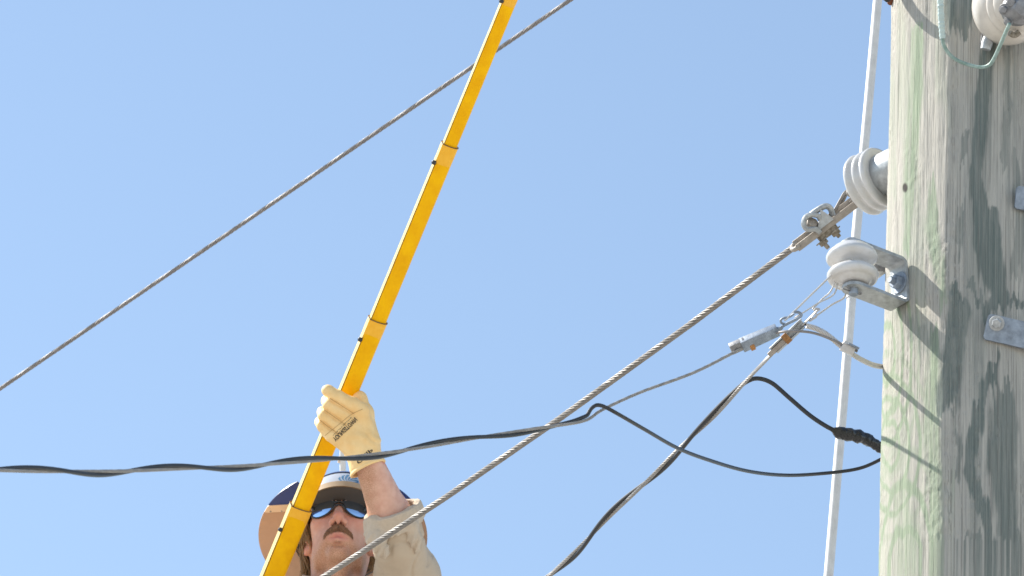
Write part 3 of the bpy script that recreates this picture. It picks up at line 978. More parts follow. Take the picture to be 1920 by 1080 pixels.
dj = to_px(pole_hit(1800, 110)[0])[2]
jw = thing('ground_jumper', P(1800, 110, dj - 0.03), 'pale green wire hanging in a loop across the top of the pole', 'wire')
part(MB().tube(spline(PTS([(1766, 62, dj - 0.050), (1769, 82, dj - 0.048), (1778, 99, dj - 0.045), (1793, 112, dj - 0.045), (1815, 121, dj - 0.05), (1838, 126, dj - 0.06), (1853, 123, dj - 0.068), (1862, 113, dj - 0.075),
                            (1874, 88, dj - 0.09), (1886, 60, dj - 0.11), (1893, 44, dj - 0.12)]), 12), 0.0031, 10), 'bare_wire', M_GREENWIRE, jw)
pp, s = resample(spline(PTS([(1758, -160, dj - 0.03), (1761, -40, dj - 0.045), (1763, 0, dj - 0.049), (1765, 40, dj - 0.050), (1767.5, 72, dj - 0.049)]), 10), 0.002)
part(MB().tube(pp, 0.0052 + 0.0007 * (vnoise(s * 180, s * 0, seed=2) - 0.5) + 0.0005 * np.sin(s * 900), 12), 'wrapped_sleeve', M_SLEEVE, jw)

# cable above the frame whose shadow bends across the pole's lit side
sh = []
for (x, y), off in zip([(1690, -60), (1697, -8), (1707, 12), (1725, 36), (1748, 56), (1772, 72)], [0.30, 0.25, 0.225, 0.20, 0.165, 0.14]):
    h, n = pole_hit(x, y)
    sh.append(h + np.array(SUN) * off)
over = MB().tube(spline(np.array(sh), 12), 0.0095, 12)
tag(over.build('overhead_jumper', M_BLACK), 'thick cable bending past the pole above the green wire', 'cable')


def build_plate(px, py, ex, ey, width_px, name, label, bolt=None, length=0.24, grp=None):
    h, n = pole_hit(px, py)
    X = unit(P(ex, ey, 8) - P(px, py, 8))
    d = to_px(h)[2]
    n2 = unit(CZ * 0.86 + n * 0.5)
    X = unit(X - n2 * (X @ n2)); Y = np.cross(n2, X)
    w = width_px * d / F / 2
    c = P(px, py, d - 0.012)
    path, half = [], []
    for i in range(6):
        s = i / 5.0
        path.append(c + X * w * 0.30 * (1 - math.cos(s * math.pi / 2))); half.append(w * (0.72 + 0.28 * math.sin(s * math.pi / 2)))
    path.append(c + X * length); half.append(w)
    t = thing(name, c, label, 'bracket', grp)
    part(MB().strap(path, [n2] * len(path), Y, half, 0.007), 'flat_bar', M_GALV_BLUE, t, sharp=25)
    if bolt:
        bp_ = P(bolt[0], bolt[1], d - 0.016)
        part(MB().hexbolt(bp_, unit(n2 + cv(-0.15, -0.25, 0)), 0.0082, 0.012), 'bolt_head', M_GALV, t, sharp=25)
    return t


build_plate(1848, 612, 1920, 629, 50, 'brace_strap', 'flat grey steel strap with a bolt head fixed across the shaded side of the pole', (1869, 606))
t = build_plate(1904, 370, 1940, 374, 44, 'brace_strap', 'stub of a grey steel strap at the picture edge above the bolted strap')
# ------------------------------------------------------------------ signed distance modelling for the figure
def surface_nets(D, xs, ys, zs):
    nx, ny, nz = D.shape
    ins = D < 0
    cnt = np.zeros((nx - 1, ny - 1, nz - 1), np.int8)
    for a in (0, 1):
        for b in (0, 1):
            for c in (0, 1):
                cnt += ins[a:nx - 1 + a, b:ny - 1 + b, c:nz - 1 + c]
    mask = (cnt > 0) & (cnt < 8)
    ci = np.argwhere(mask)
    idx = np.full(mask.shape, -1, np.int64)
    idx[mask] = np.arange(len(ci))
    acc = np.zeros((len(ci), 3)); num = np.zeros(len(ci))
    cor = [(a, b, c) for a in (0, 1) for b in (0, 1) for c in (0, 1)]
    for A in cor:
        for ax in range(3):
            if A[ax]: continue
            B = list(A); B[ax] = 1
            da = D[ci[:, 0] + A[0], ci[:, 1] + A[1], ci[:, 2] + A[2]]
            db = D[ci[:, 0] + B[0], ci[:, 1] + B[1], ci[:, 2] + B[2]]
            cr = (da < 0) != (db < 0)
            t = np.where(cr, da / np.where(da == db, 1, da - db), 0)
            p = np.tile(np.array(A, float), (len(ci), 1)); p[:, ax] += t
            acc += np.where(cr[:, None], p, 0); num += cr
    V = acc / num[:, None] + ci
    V = np.stack([np.interp(V[:, k], np.arange(len(s)), s) for k, s in enumerate((xs, ys, zs))], 1)
    faces = []
    for ax in range(3):
        o1, o2 = (ax + 1) % 3, (ax + 2) % 3
        sl0 = [slice(None)] * 3; sl1 = [slice(None)] * 3
        sl0[ax] = slice(0, -1); sl1[ax] = slice(1, None)
        ch = ins[tuple(sl0)] != ins[tuple(sl1)]
        e = np.argwhere(ch)
        lim = np.array(mask.shape)
        ok = (e[:, o1] >= 1) & (e[:, o2] >= 1) & (e[:, o1] < lim[o1]) & (e[:, o2] < lim[o2])
        e = e[ok]
        q = []
        for d1, d2 in ((-1, -1), (0, -1), (0, 0), (-1, 0)):
            c = e.copy(); c[:, o1] += d1; c[:, o2] += d2
            q.append(idx[c[:, 0], c[:, 1], c[:, 2]])
        q = np.stack(q, 1)
        fl = ins[e[:, 0], e[:, 1], e[:, 2]]
        q[~fl] = q[~fl][:, ::-1]
        faces.append(q[(q >= 0).all(1)])
    return V, np.vstack(faces)


class SDF:
    """Distance field on a (possibly uneven) grid in the figure's own frame; shapes are blended in one after another."""

    def __init__(self, xs, ys, zs):
        self.ax = [np.asarray(s, float) for s in (xs, ys, zs)]
        self.D = np.full([len(s) for s in self.ax], 0.25, np.float32)

    def blk(self, lo, hi, pad):
        sl = []
        for s, a, b in zip(self.ax, lo, hi):
            i0 = max(0, int(np.searchsorted(s, a - pad)) - 1); i1 = min(len(s), int(np.searchsorted(s, b + pad)) + 1)
            sl.append(slice(i0, max(i0 + 1, i1)))
        g = np.meshgrid(*[s[q] for s, q in zip(self.ax, sl)], indexing='ij')
        return tuple(sl), np.stack(g, -1)

    def put(self, sl, d, k=0.0, op='u'):
        A = self.D[sl]
        d = d.astype(np.float32)
        if op == 's': d, A = -d, -A * -1
        if op == 'u':
            if k > 0:
                h = np.clip(0.5 + 0.5 * (A - d) / k, 0, 1)
                self.D[sl] = A * (1 - h) + d * h - k * h * (1 - h)
            else:
                self.D[sl] = np.minimum(A, d)
        else:                                           # subtract (d already negated)
            if k > 0:
                h = np.clip(0.5 - 0.5 * (A - d) / k, 0, 1)
                self.D[sl] = A * (1 - h) + d * h + k * h * (1 - h)
            else:
                self.D[sl] = np.maximum(A, d)

    def ell(self, c, r, M=None, k=0.0, op='u'):
        """Ellipsoid; M rows are its axes."""
        c, r = np.asarray(c, float), np.asarray(r, float)
        R = r.max()
        sl, g = self.blk(c - R, c + R, k + 0.012)
        p = g - c
        if M is not None: p = p @ np.asarray(M).T
        k0 = np.linalg.norm(p / r, axis=-1); k1 = np.linalg.norm(p / (r * r), axis=-1)
        self.put(sl, np.where(k1 > 1e-9, k0 * (k0 - 1) / np.maximum(k1, 1e-9), -r.min()), k, op)
        return self

    def cone(self, a, b, ra, rb, k=0.0, op='u', flat=None):
        """Tapered capsule; flat=(axis, s) squeezes its section along that axis."""
        a, b = np.asarray(a, float), np.asarray(b, float)
        R = max(ra, rb)
        sl, g = self.blk(np.minimum(a, b) - R, np.maximum(a, b) + R, k + 0.012)
        ab = b - a
        h = np.clip(((g - a) @ ab) / (ab @ ab), 0, 1)
        v = g - a - h[..., None] * ab
        if flat is not None:
            n, s = unit(flat[0]), flat[1]
            v = v + (v @ n)[..., None] * n * (1 / s - 1)
        self.put(sl, np.linalg.norm(v, axis=-1) - (ra + h * (rb - ra)), k, op)
        return self

    def chain(self, pts, rad, k=0.0, op='u', flat=None):
        for i in range(len(pts) - 1):
            self.cone(pts[i], pts[i + 1], rad[i], rad[i + 1], k, op, flat)
        return self

    def box(self, c, h, M, r=0.0, k=0.0, op='u'):
        c, h = np.asarray(c, float), np.asarray(h, float)
        R = np.linalg.norm(h)
        sl, g = self.blk(c - R, c + R, k + 0.012)
        p = np.abs((g - c) @ np.asarray(M).T) - (h - r)
        d = np.linalg.norm(np.maximum(p, 0), axis=-1) + np.minimum(p.max(-1), 0) - r
        self.put(sl, d, k, op)
        return self

    def half(self, c, n, op='s', k=0.0):
        """Cut away everything beyond the plane through c on the side n points to."""
        sl = (slice(None),) * 3
        g = np.stack(np.meshgrid(*self.ax, indexing='ij'), -1)
        self.put(sl, -((g - np.asarray(c)) @ unit(n)), k, 's')
        return self

    def wrinkle(self, fn):
        g = np.stack(np.meshgrid(*self.ax, indexing='ij'), -1)
        near = np.abs(self.D) < 0.02
        self.D[near] += fn(g[near]).astype(np.float32)
        return self

    def mesh(self):
        return surface_nets(self.D, *self.ax)


def grid(lo, hi, st):
    return np.arange(lo, hi + st, st)


# ------------------------------------------------------------------ the worker
HD = 11.6
HEAD = P(637, 1018, HD)
MAT_H = CR                                            # figure frame: right, up, towards the viewer of the picture
TH = RAD(40)
ct_, st_ = math.cos(TH), math.sin(TH)
HROT = np.array([[1, 0, 0], [0, ct_, -st_], [0, st_, ct_]])     # rows: head right, head up, head forward (in figure frame)
TURN = RAD(0)


def fp(px, py, d=HD):
    return (P(px, py, d) - HEAD) @ CR


def hl(x, y, z):
    """Head-local point (right, up, forward) in the figure frame."""
    return np.array([x, y * ct_ + z * st_, -y * st_ + z * ct_])


def to_world(V):
    return HEAD + np.asarray(V) @ CR.T


UPW = CR.T @ np.array([0, 0, 1.0])                    # world up in the figure frame
FWD = unit(CR.T @ np.array([0, -1.0, 0]))             # the way the worker faces
SIDE = np.array([1.0, 0, 0])
feet_w = HEAD - np.array([0, 0, 1.62])
worker = thing('person', feet_w, 'lineman in brimmed hard hat, sunglasses and khaki shirt raising a gloved hand', 'person')


def fig_part(V, Fq, name, m, parent, attrs=None, sharp=180):
    mb = MB()
    mb.add(to_world(V), Fq)
    return part(mb, name, m, parent, sharp=sharp, attrs=attrs)


# joints
NECK0 = hl(0, -0.035, -0.015)
CHEST = NECK0 - UPW * 0.22 - FWD * 0.03
SHL = NECK0 - UPW * 0.155 + SIDE * 0.185 - FWD * 0.02   # picture-right arm, raised
SHR = NECK0 - UPW * 0.150 - SIDE * 0.185 - FWD * 0.01   # picture-left arm, lowered on the stick
ELB = fp(747, 1010, 11.36)
WRI = fp(689, 862, 11.29)
STK = lambda py: P(634 + (780 - py) * 0.4115, py, 11.35 - (780 - py) * 0.00042)   # centre line of the stick
ELR = SHR - UPW * 0.27 - SIDE * 0.10 + FWD * 0.06
WRR = (STK(1290) - HEAD) @ CR + np.array([0.03, -0.02, 0.0])
HIP = CHEST - UPW * 0.40


def build_body():
    xs = np.concatenate([grid(-0.34, -0.105, 0.008), grid(-0.10, 0.20, 0.0023), grid(0.205, 0.36, 0.008)])
    ys = np.concatenate([grid(-1.75, -0.30, 0.016), grid(-0.29, -0.09, 0.005), grid(-0.086, 0.25, 0.0023)])
    zs = np.concatenate([grid(-1.05, -0.20, 0.016), grid(-0.19, -0.06, 0.006), grid(-0.056, 0.16, 0.0024), grid(0.166, 0.50, 0.008)])
    B = SDF(xs, ys, zs)
    M = HROT
    # skull, face mass, jaw
    B.ell(hl(0, 0.055, -0.005), (0.077, 0.10, 0.097), M)
    B.ell(hl(0, -0.005, 0.042), (0.066, 0.088, 0.058), M, 0.02)
    B.ell(hl(0, -0.060, 0.040), (0.055, 0.040, 0.055), M, 0.025)
    B.ell(hl(0.047, -0.062, 0.012), (0.018, 0.03, 0.03), M, 0.02)
    B.ell(hl(-0.047, -0.062, 0.012), (0.018, 0.03, 0.03), M, 0.02)
    B.ell(hl(0, -0.090, 0.078), (0.024, 0.019, 0.020), M, 0.016)
    for s in (-1, 1):
        B.ell(hl(s * 0.045, 0.004, 0.066), (0.022, 0.018, 0.022), M, 0.018)
        B.ell(hl(s * 0.033, 0.030, 0.085), (0.019, 0.013, 0.02), M, 0.008, 's')      # eye sockets
        B.ell(hl(s * 0.033, 0.029, 0.078), (0.0135, 0.012, 0.0125), M, 0.002)      # eyes behind the lenses
        B.cone(hl(s * 0.012, 0.050, 0.096), hl(s * 0.05, 0.052, 0.078), 0.009, 0.008, 0.01)
        B.ell(hl(s * 0.024, -0.046, 0.079), (0.016, 0.022, 0.014), M, 0.014)
    B.ell(hl(0, 0.068, 0.070), (0.055, 0.03, 0.022), M, 0.02)
    # nose
    B.cone(hl(0, 0.034, 0.094), hl(0, -0.006, 0.118), 0.0085, 0.0115, 0.010)
    B.ell(hl(0, -0.012, 0.120), (0.0125, 0.0115, 0.0125), M, 0.006)
    for s in (-1, 1):
        B.ell(hl(s * 0.0145, -0.017, 0.106), (0.0085, 0.009, 0.0115), M, 0.005)
        B.ell(hl(s * 0.0075, -0.0265, 0.110), (0.0042, 0.005, 0.0062), M, 0.002, 's')
    B.cone(hl(0, -0.026, 0.108), hl(0, -0.024, 0.118), 0.0035, 0.004, 0.004)
    # lips
    B.ell(hl(0, -0.050, 0.092), (0.030, 0.020, 0.014), M, 0.012)
    B.chain([hl(-0.025, -0.058, 0.092), hl(-0.008, -0.0525, 0.104), hl(0.008, -0.0525, 0.104), hl(0.025, -0.058, 0.092)], [0.003, 0.0052, 0.0052, 0.003], 0.004)
    B.chain([hl(-0.023, -0.061, 0.091), hl(0, -0.0675, 0.101), hl(0.023, -0.061, 0.091)], [0.003, 0.0066, 0.003], 0.004)
    B.chain([hl(-0.024, -0.0595, 0.0985), hl(0, -0.0600, 0.1105), hl(0.024, -0.0595, 0.0985)], [0.0012, 0.0026, 0.0012], 0.002, 's')
    B.ell(hl(0, -0.0775, 0.096), (0.016, 0.005, 0.006), M, 0.006, 's')
    # ears
    for s in (-1, 1):
        e = unit(hl(s * 0.55, 0.0, -0.80)); u = hl(0, 0.97, -0.2); u = unit(u - e * (u @ e)); n = np.cross(e, u)
        ME = np.stack([e, u, n])
        B.ell(hl(s * 0.079, -0.002, -0.008), (0.019, 0.033, 0.0075), ME, 0.004)
        B.ell(hl(s * 0.076, -0.022, 0.000), (0.010, 0.013, 0.007), ME, 0.006)
        B.ell(hl(s * 0.088, -0.001, 0.001), (0.010, 0.019, 0.0065), ME, 0.003, 's')
        B.ell(hl(s * 0.078, -0.003, 0.009), (0.0045, 0.007, 0.005), ME, 0.003)
    # neck, with the two cords and the larynx
    B.cone(hl(0, -0.03, -0.02), NECK0 - UPW * 0.16 - FWD * 0.035, 0.058, 0.064, 0.022)
    B.cone(hl(0, -0.10, 0.03), NECK0 - UPW * 0.12 + FWD * 0.03, 0.020, 0.026, 0.03)
    B.ell(NECK0 - UPW * 0.075 + FWD * 0.055, (0.012, 0.016, 0.012), None, 0.014)
    for s in (-1, 1):
        B.cone(hl(s * 0.055, -0.04, -0.02), NECK0 - UPW * 0.14 + SIDE * s * 0.025 + FWD * 0.03, 0.014, 0.012, 0.02)
    # trunk
    B.cone(NECK0 - UPW * 0.16 + SIDE * 0.12 - FWD * 0.02, NECK0 - UPW * 0.16 - SIDE * 0.12 - FWD * 0.02, 0.055, 0.055, 0.05)
    MT = np.stack([SIDE, UPW, FWD])
    B.ell(CHEST - UPW * 0.06, (0.165, 0.21, 0.105), MT, 0.05)
    B.ell(HIP, (0.155, 0.17, 0.10), MT, 0.06)
    for s in (-1, 1):
        h = HIP - UPW * 0.08 + SIDE * s * 0.09
        B.cone(h, h - UPW * 0.42 + SIDE * s * 0.02 + FWD * 0.03, 0.078, 0.055, 0.03)
        B.cone(h - UPW * 0.42 + SIDE * s * 0.02 + FWD * 0.03, h - UPW * 0.83 + SIDE * s * 0.03, 0.055, 0.038, 0.02)
        B.cone(h - UPW * 0.85 + SIDE * s * 0.03 - FWD * 0.03, h - UPW * 0.87 + SIDE * s * 0.04 + FWD * 0.13, 0.034, 0.028, 0.02)
    # raised arm
    B.cone(SHL, ELB, 0.054, 0.046, 0.04)
    mid = ELB * 0.72 + WRI * 0.28
    B.chain([ELB, mid + np.array([0.002, 0, 0.0]), WRI], [0.044, 0.0485, 0.0335], 0.02)
    B.chain([WRI, fp(674, 825, 11.295), fp(656, 800, 11.295)], [0.029, 0.026, 0.022], 0.015)
    # lowered arm
    B.cone(SHR, ELR, 0.054, 0.044, 0.04)
    B.cone(ELR, WRR, 0.043, 0.031, 0.02)
    B.ell(WRR + np.array([-0.01, 0.03, 0]), (0.034, 0.045, 0.024), None, 0.02)
    V, Fq = B.mesh()
    L = V @ HROT.T                                    # head-local coordinates of each vertex
    x, y, z = L[:, 0], L[:, 1], L[:, 2]
    lip = np.clip(1.25 - np.hypot((x) / 0.025, (y + 0.0605) / 0.0105) - 30 * np.maximum(0, 0.088 - z), 0, 1)
    face = np.clip((z - 0.0) / 0.03, 0, 1)
    stub = np.clip((-0.045 - y) / 0.03, 0, 1) * np.clip((0.11 - np.abs(x)) / 0.03, 0, 1) * (y > -0.20) * np.clip((z + 0.01) / 0.03, 0, 1)
    stub *= 1 - np.clip(lip * 2, 0, 1)
    red = np.clip(1.2 - np.hypot(x / 0.03, (y + 0.008) / 0.03), 0, 1) * face + 0.8 * np.clip(1.2 - np.hypot((np.abs(x) - 0.045) / 0.03, (y - 0.0) / 0.028), 0, 1) * face
    red = np.maximum(red, 0.9 * (np.abs(x) > 0.076) * (np.abs(y) < 0.05))
    m = bpy.data.materials.new('sunburnt_skin')
    m.use_nodes = True
    N, Lk = m.node_tree.nodes, m.node_tree.links
    b = N['Principled BSDF']
    b.inputs['Roughness'].default_value = 0.5
    b.inputs['Specular IOR Level'].default_value = 0.4
    b.inputs['Subsurface Weight'].default_value = 0.12
    b.inputs['Subsurface Radius'].default_value = (1.0, 0.35, 0.2)
    b.inputs['Subsurface Scale'].default_value = 0.006
    tc = N.new('ShaderNodeTexCoord')

    def nz(sc, det):
        n = N.new('ShaderNodeTexNoise'); n.inputs['Scale'].default_value = sc; n.inputs['Detail'].default_value = det
        Lk.new(tc.outputs['Object'], n.inputs[0]); return n.outputs[0]

    def mx(f, a, c):
        q = N.new('ShaderNodeMix'); q.data_type = 'RGBA'
        Lk.new(f, q.inputs['Factor'])
        if isinstance(a, tuple): q.inputs[6].default_value = (*a, 1)
        else: Lk.new(a, q.inputs[6])
        q.inputs[7].default_value = (*c, 1)
        return q.outputs[2]

    def at(n):
        q = N.new('ShaderNodeAttribute'); q.attribute_name = n; return q.outputs['Fac']

    def mul(a, c):
        q = N.new('ShaderNodeMath'); q.operation = 'MULTIPLY'; Lk.new(a, q.inputs[0])
        if isinstance(c, float): q.inputs[1].default_value = c
        else: Lk.new(c, q.inputs[1])
        q.use_clamp = True; return q.outputs[0]

    def mr(s, a0, a1, b0, b1):
        q = N.new('ShaderNodeMapRange'); q.inputs[1].default_value, q.inputs[2].default_value, q.inputs[3].default_value, q.inputs[4].default_value = a0, a1, b0, b1
        Lk.new(s, q.inputs[0]); return q.outputs[0]
    col = mx(mr(nz(55, 5), 0.35, 0.7, 0, 1), (0.72, 0.435, 0.33), (0.63, 0.345, 0.255))
    col = mx(mul(at('red'), 0.55), col, (0.55, 0.17, 0.11))
    col = mx(mul(mul(at('stubble'), mr(nz(420, 3), 0.35, 0.65, 0.25, 1.0)), 0.85), col, (0.38, 0.19, 0.09))
    col = mx(mul(at('lip'), 0.8), col, (0.52, 0.16, 0.13))
    Lk.new(col, b.inputs['Base Color'])
    bp = N.new('ShaderNodeBump'); bp.inputs['Distance'].default_value = 0.0006
    Lk.new(nz(260, 4), bp.inputs['Height']); Lk.new(bp.outputs[0], b.inputs['Normal'])
    return fig_part(V, Fq, 'body', m, worker, {'lip': lip, 'stubble': stub, 'red': red})


body = build_body()


# ------------------------------------------------------------------ glove on the raised hand
GD = 11.29


def gp(px, py, dz=0.0):
    return fp(px, py, GD) + np.array([0, 0, dz])


def build_glove():
    lo, hi = gp(575, 905), gp(735, 700)
    G = SDF(grid(lo[0], hi[0], 0.0017), grid(lo[1], hi[1], 0.0017), grid(-0.11 + lo[2], 0.085 + lo[2], 0.0019))
    # back of the hand
    wr = gp(686, 842, 0.0)
    for (x, y, dz), r, (x2, y2, dz2), r2 in [((678, 774, 0.010), 0.0165, (696, 826, 0.004), 0.021), ((657, 791, 0.012), 0.017, (686, 834, 0.006), 0.022),
                                           ((640, 805, 0.010), 0.017, (676, 842, 0.004), 0.022), ((622, 817, 0.006), 0.0155, (664, 846, 0.0), 0.021)]:
        G.cone(gp(x, y, dz), gp(x2, y2, dz2), r, r2, 0.016)
    # index finger, straight across the stick
    G.chain([gp(679, 769, 0.010), gp(661, 758, 0.014), gp(634, 744, 0.014), gp(616, 733, 0.006)], [0.0175, 0.0165, 0.0150, 0.0138], 0.007)
    G.ell(gp(614.5, 732.0, 0.006), (0.0145, 0.0132, 0.0135), None, 0.004)
    # middle, ring and little finger wrapped round it
    for (a, bq, c, d, e), r, tip in [
        ((gp(658, 786, 0.012), gp(617, 760, 0.010), gp(613, 752, -0.018), gp(628, 752, -0.050), gp(648, 758, -0.060)), 0.0150, 0.0130),
        ((gp(642, 803, 0.010), gp(608, 780, 0.008), gp(605, 773, -0.018), gp(618, 774, -0.050), gp(638, 780, -0.060)), 0.0142, 0.0125),
        ((gp(624, 816, 0.006), gp(604, 798, 0.004), gp(600, 792, -0.018), gp(608, 794, -0.046), gp(626, 798, -0.056)), 0.0130, 0.0115)]:
        G.chain([a, bq, c, d, e], [r + 0.001, r, r * 0.97, r * 0.93, tip], 0.003)
    # crumpled leather below the little finger
    G.cone(gp(604, 803, 0.0), gp(616, 812, 0.004), 0.0105, 0.011, 0.004)
    G.cone(gp(607, 812, -0.004), gp(622, 821, 0.004), 0.0075, 0.010, 0.004)
    # thumb round the far side of the stick
    G.chain([gp(694, 818, -0.010), gp(685, 775, -0.020), gp(674, 748, -0.034), gp(656, 738, -0.058)], [0.020, 0.0175, 0.0155, 0.013], 0.012)
    # creases between the fingers
    for pts, r in [([gp(622, 749, 0.022), gp(644, 763, 0.025), gp(664, 775, 0.027)], 0.0032), ([gp(607, 767, 0.018), gp(630, 784, 0.022), gp(648, 796, 0.025)], 0.0030),
                   ([gp(599, 786, 0.014), gp(618, 802, 0.018), gp(634, 813, 0.022)], 0.0030)]:
        G.chain(pts, [r, r * 1.1, r * 0.7], 0.004, 's')
    # cuff: a flared tube
    c0, c1 = gp(677, 832, 0.004), gp(692, 884, 0.004)
    G.cone(c0, c1, 0.0375, 0.0445, 0.016)
    ax = unit(gp(690, 886) - gp(672, 832) + np.array([-0.012, 0, 0]))
    axn = unit(np.array([0.42, -0.88, 0.22]))
    cut = gp(686, 876, 0.035)
    G.half(cut, axn)
    # rolled hem
    def wr_fn(g):
        d = (g - cut) @ axn
        hem = 0.0016 * np.exp(-((d + 0.003) / 0.0028) ** 2) - 0.0010 * np.exp(-((d + 0.0085) / 0.0016) ** 2)
        w = 0.0022 * (fbm(g[:, 0] * 42, g[:, 1] * 42, g[:, 2] * 42, seed=3, o=3) - 0.5)
        t = (g - c0) @ unit(np.array([0.45, 0.89, 0]))
        fold = 0.0011 * np.sin((g[:, 0] * 0.55 + g[:, 1]) * 260 + 5 * vnoise(g[:, 0] * 30, g[:, 1] * 30, seed=8)) * np.exp(-((g @ axn - (gp(672, 838) @ axn)) / 0.018) ** 2)
        return -hem + w + fold
    G.wrinkle(wr_fn)
    G.cone(gp(689.5, 872, 0.004), gp(699, 912, 0.004), 0.037, 0.045, 0.002, 's')
    V, Fq = G.mesh()
    o = fig_part(V, Fq, 'glove', M_GLOVE, worker)
    W = to_world(V)
    bvh = BVHTree.FromPolygons([Vector(w) for w in W], Fq.tolist())
    return o, bvh


glove, glove_bvh = build_glove()


def on_surface(bvh, px, py, lift):
    d = unit(P(px, py, 10.0) - CP)
    hit = bvh.ray_cast(Vector(CP), Vector(d))
    if hit[0] is None: return None
    return np.array(hit[0]) - d * lift


def decal(bvh, polys, name, m, parent, lift=0.0018, th=0.0005):
    """Printed marks: thin pieces laid on a surface. polys: list of (px points, faces)."""
    mb = MB()
    for pts, faces in polys:
        v = [on_surface(bvh, x, y, lift) for x, y in pts]
        ok = [f for f in faces if all(v[i] is not None for i in f)]
        if not ok: continue
        v = [p if p is not None else np.zeros(3) for p in v]
        mb.add(v, ok)
    if mb.n == 0: return None
    return part(mb, name, m, parent)


def text_mesh(s, bold=0.0):
    cu = bpy.data.curves.new('lettering', 'FONT')
    cu.body = s; cu.size = 1.0; cu.offset = bold; cu.resolution_u = 3
    ob = bpy.data.objects.new('lettering', cu)
    COL.objects.link(ob)
    dg = bpy.context.evaluated_depsgraph_get()
    me = bpy.data.meshes.new_from_object(ob.evaluated_get(dg))
    v = np.array([q.co[:] for q in me.vertices]); f = [tuple(p.vertices) for p in me.polygons]
    bpy.data.objects.remove(ob); bpy.data.meshes.remove(me)
    return v, f


def lettering(s, p0, p1, hgt, up, bvh, parent, bold=0.02, name='lettering'):
    v, f = text_mesh(s, bold)
    w = v[:, 0].max() - v[:, 0].min(); h = v[:, 1].max() - v[:, 1].min()
    tx = (v[:, 0] - v[:, 0].min()) / w; ty = (v[:, 1] - v[:, 1].min()) / h
    u = np.array(p1) - np.array(p0)
    pts = [(p0[0] + u[0] * a + up[0] * hgt * b, p0[1] + u[1] * a + up[1] * hgt * b) for a, b in zip(tx, ty)]
    return decal(bvh, [(pts, f)], name, M_INK, parent)


# the writing runs mirror-wise on the glove, as the photograph shows it
lettering('YOUNGSTOWN', (623.0, 822.0), (664.5, 782.0), 9.0, (0.70, 0.71), glove_bvh, glove, 0.025)
lettering('UTILITY GLOVE', (624.0, 815.5), (658.5, 781.5), 2.0, (0.70, 0.71), glove_bvh, glove, 0.01)
lettering('GRIP', (667.5, 865.0), (695.0, 839.0), 8.0, (0.62, 0.78), glove_bvh, glove, 0.015)
# seam across the knuckles and painted crease shade between the fingers
for line_pts in ([(609, 817), (634, 797), (659, 777), (680, 767)], [(619, 747), (644, 763), (663, 775)], [(606, 767), (630, 784), (646, 795)], [(600, 788), (618, 802), (632, 811)]):
    q = spline([(x, y, 0) for x, y in line_pts], 10)
    w = [on_surface(glove_bvh, x, y, 0.0004) for x, y, _ in q]
    w = np.array([p for p in w if p is not None])
    part(MB().tube(w, 0.0007, 6), 'seam_crease_shade', M_STITCH_SHADE, glove)


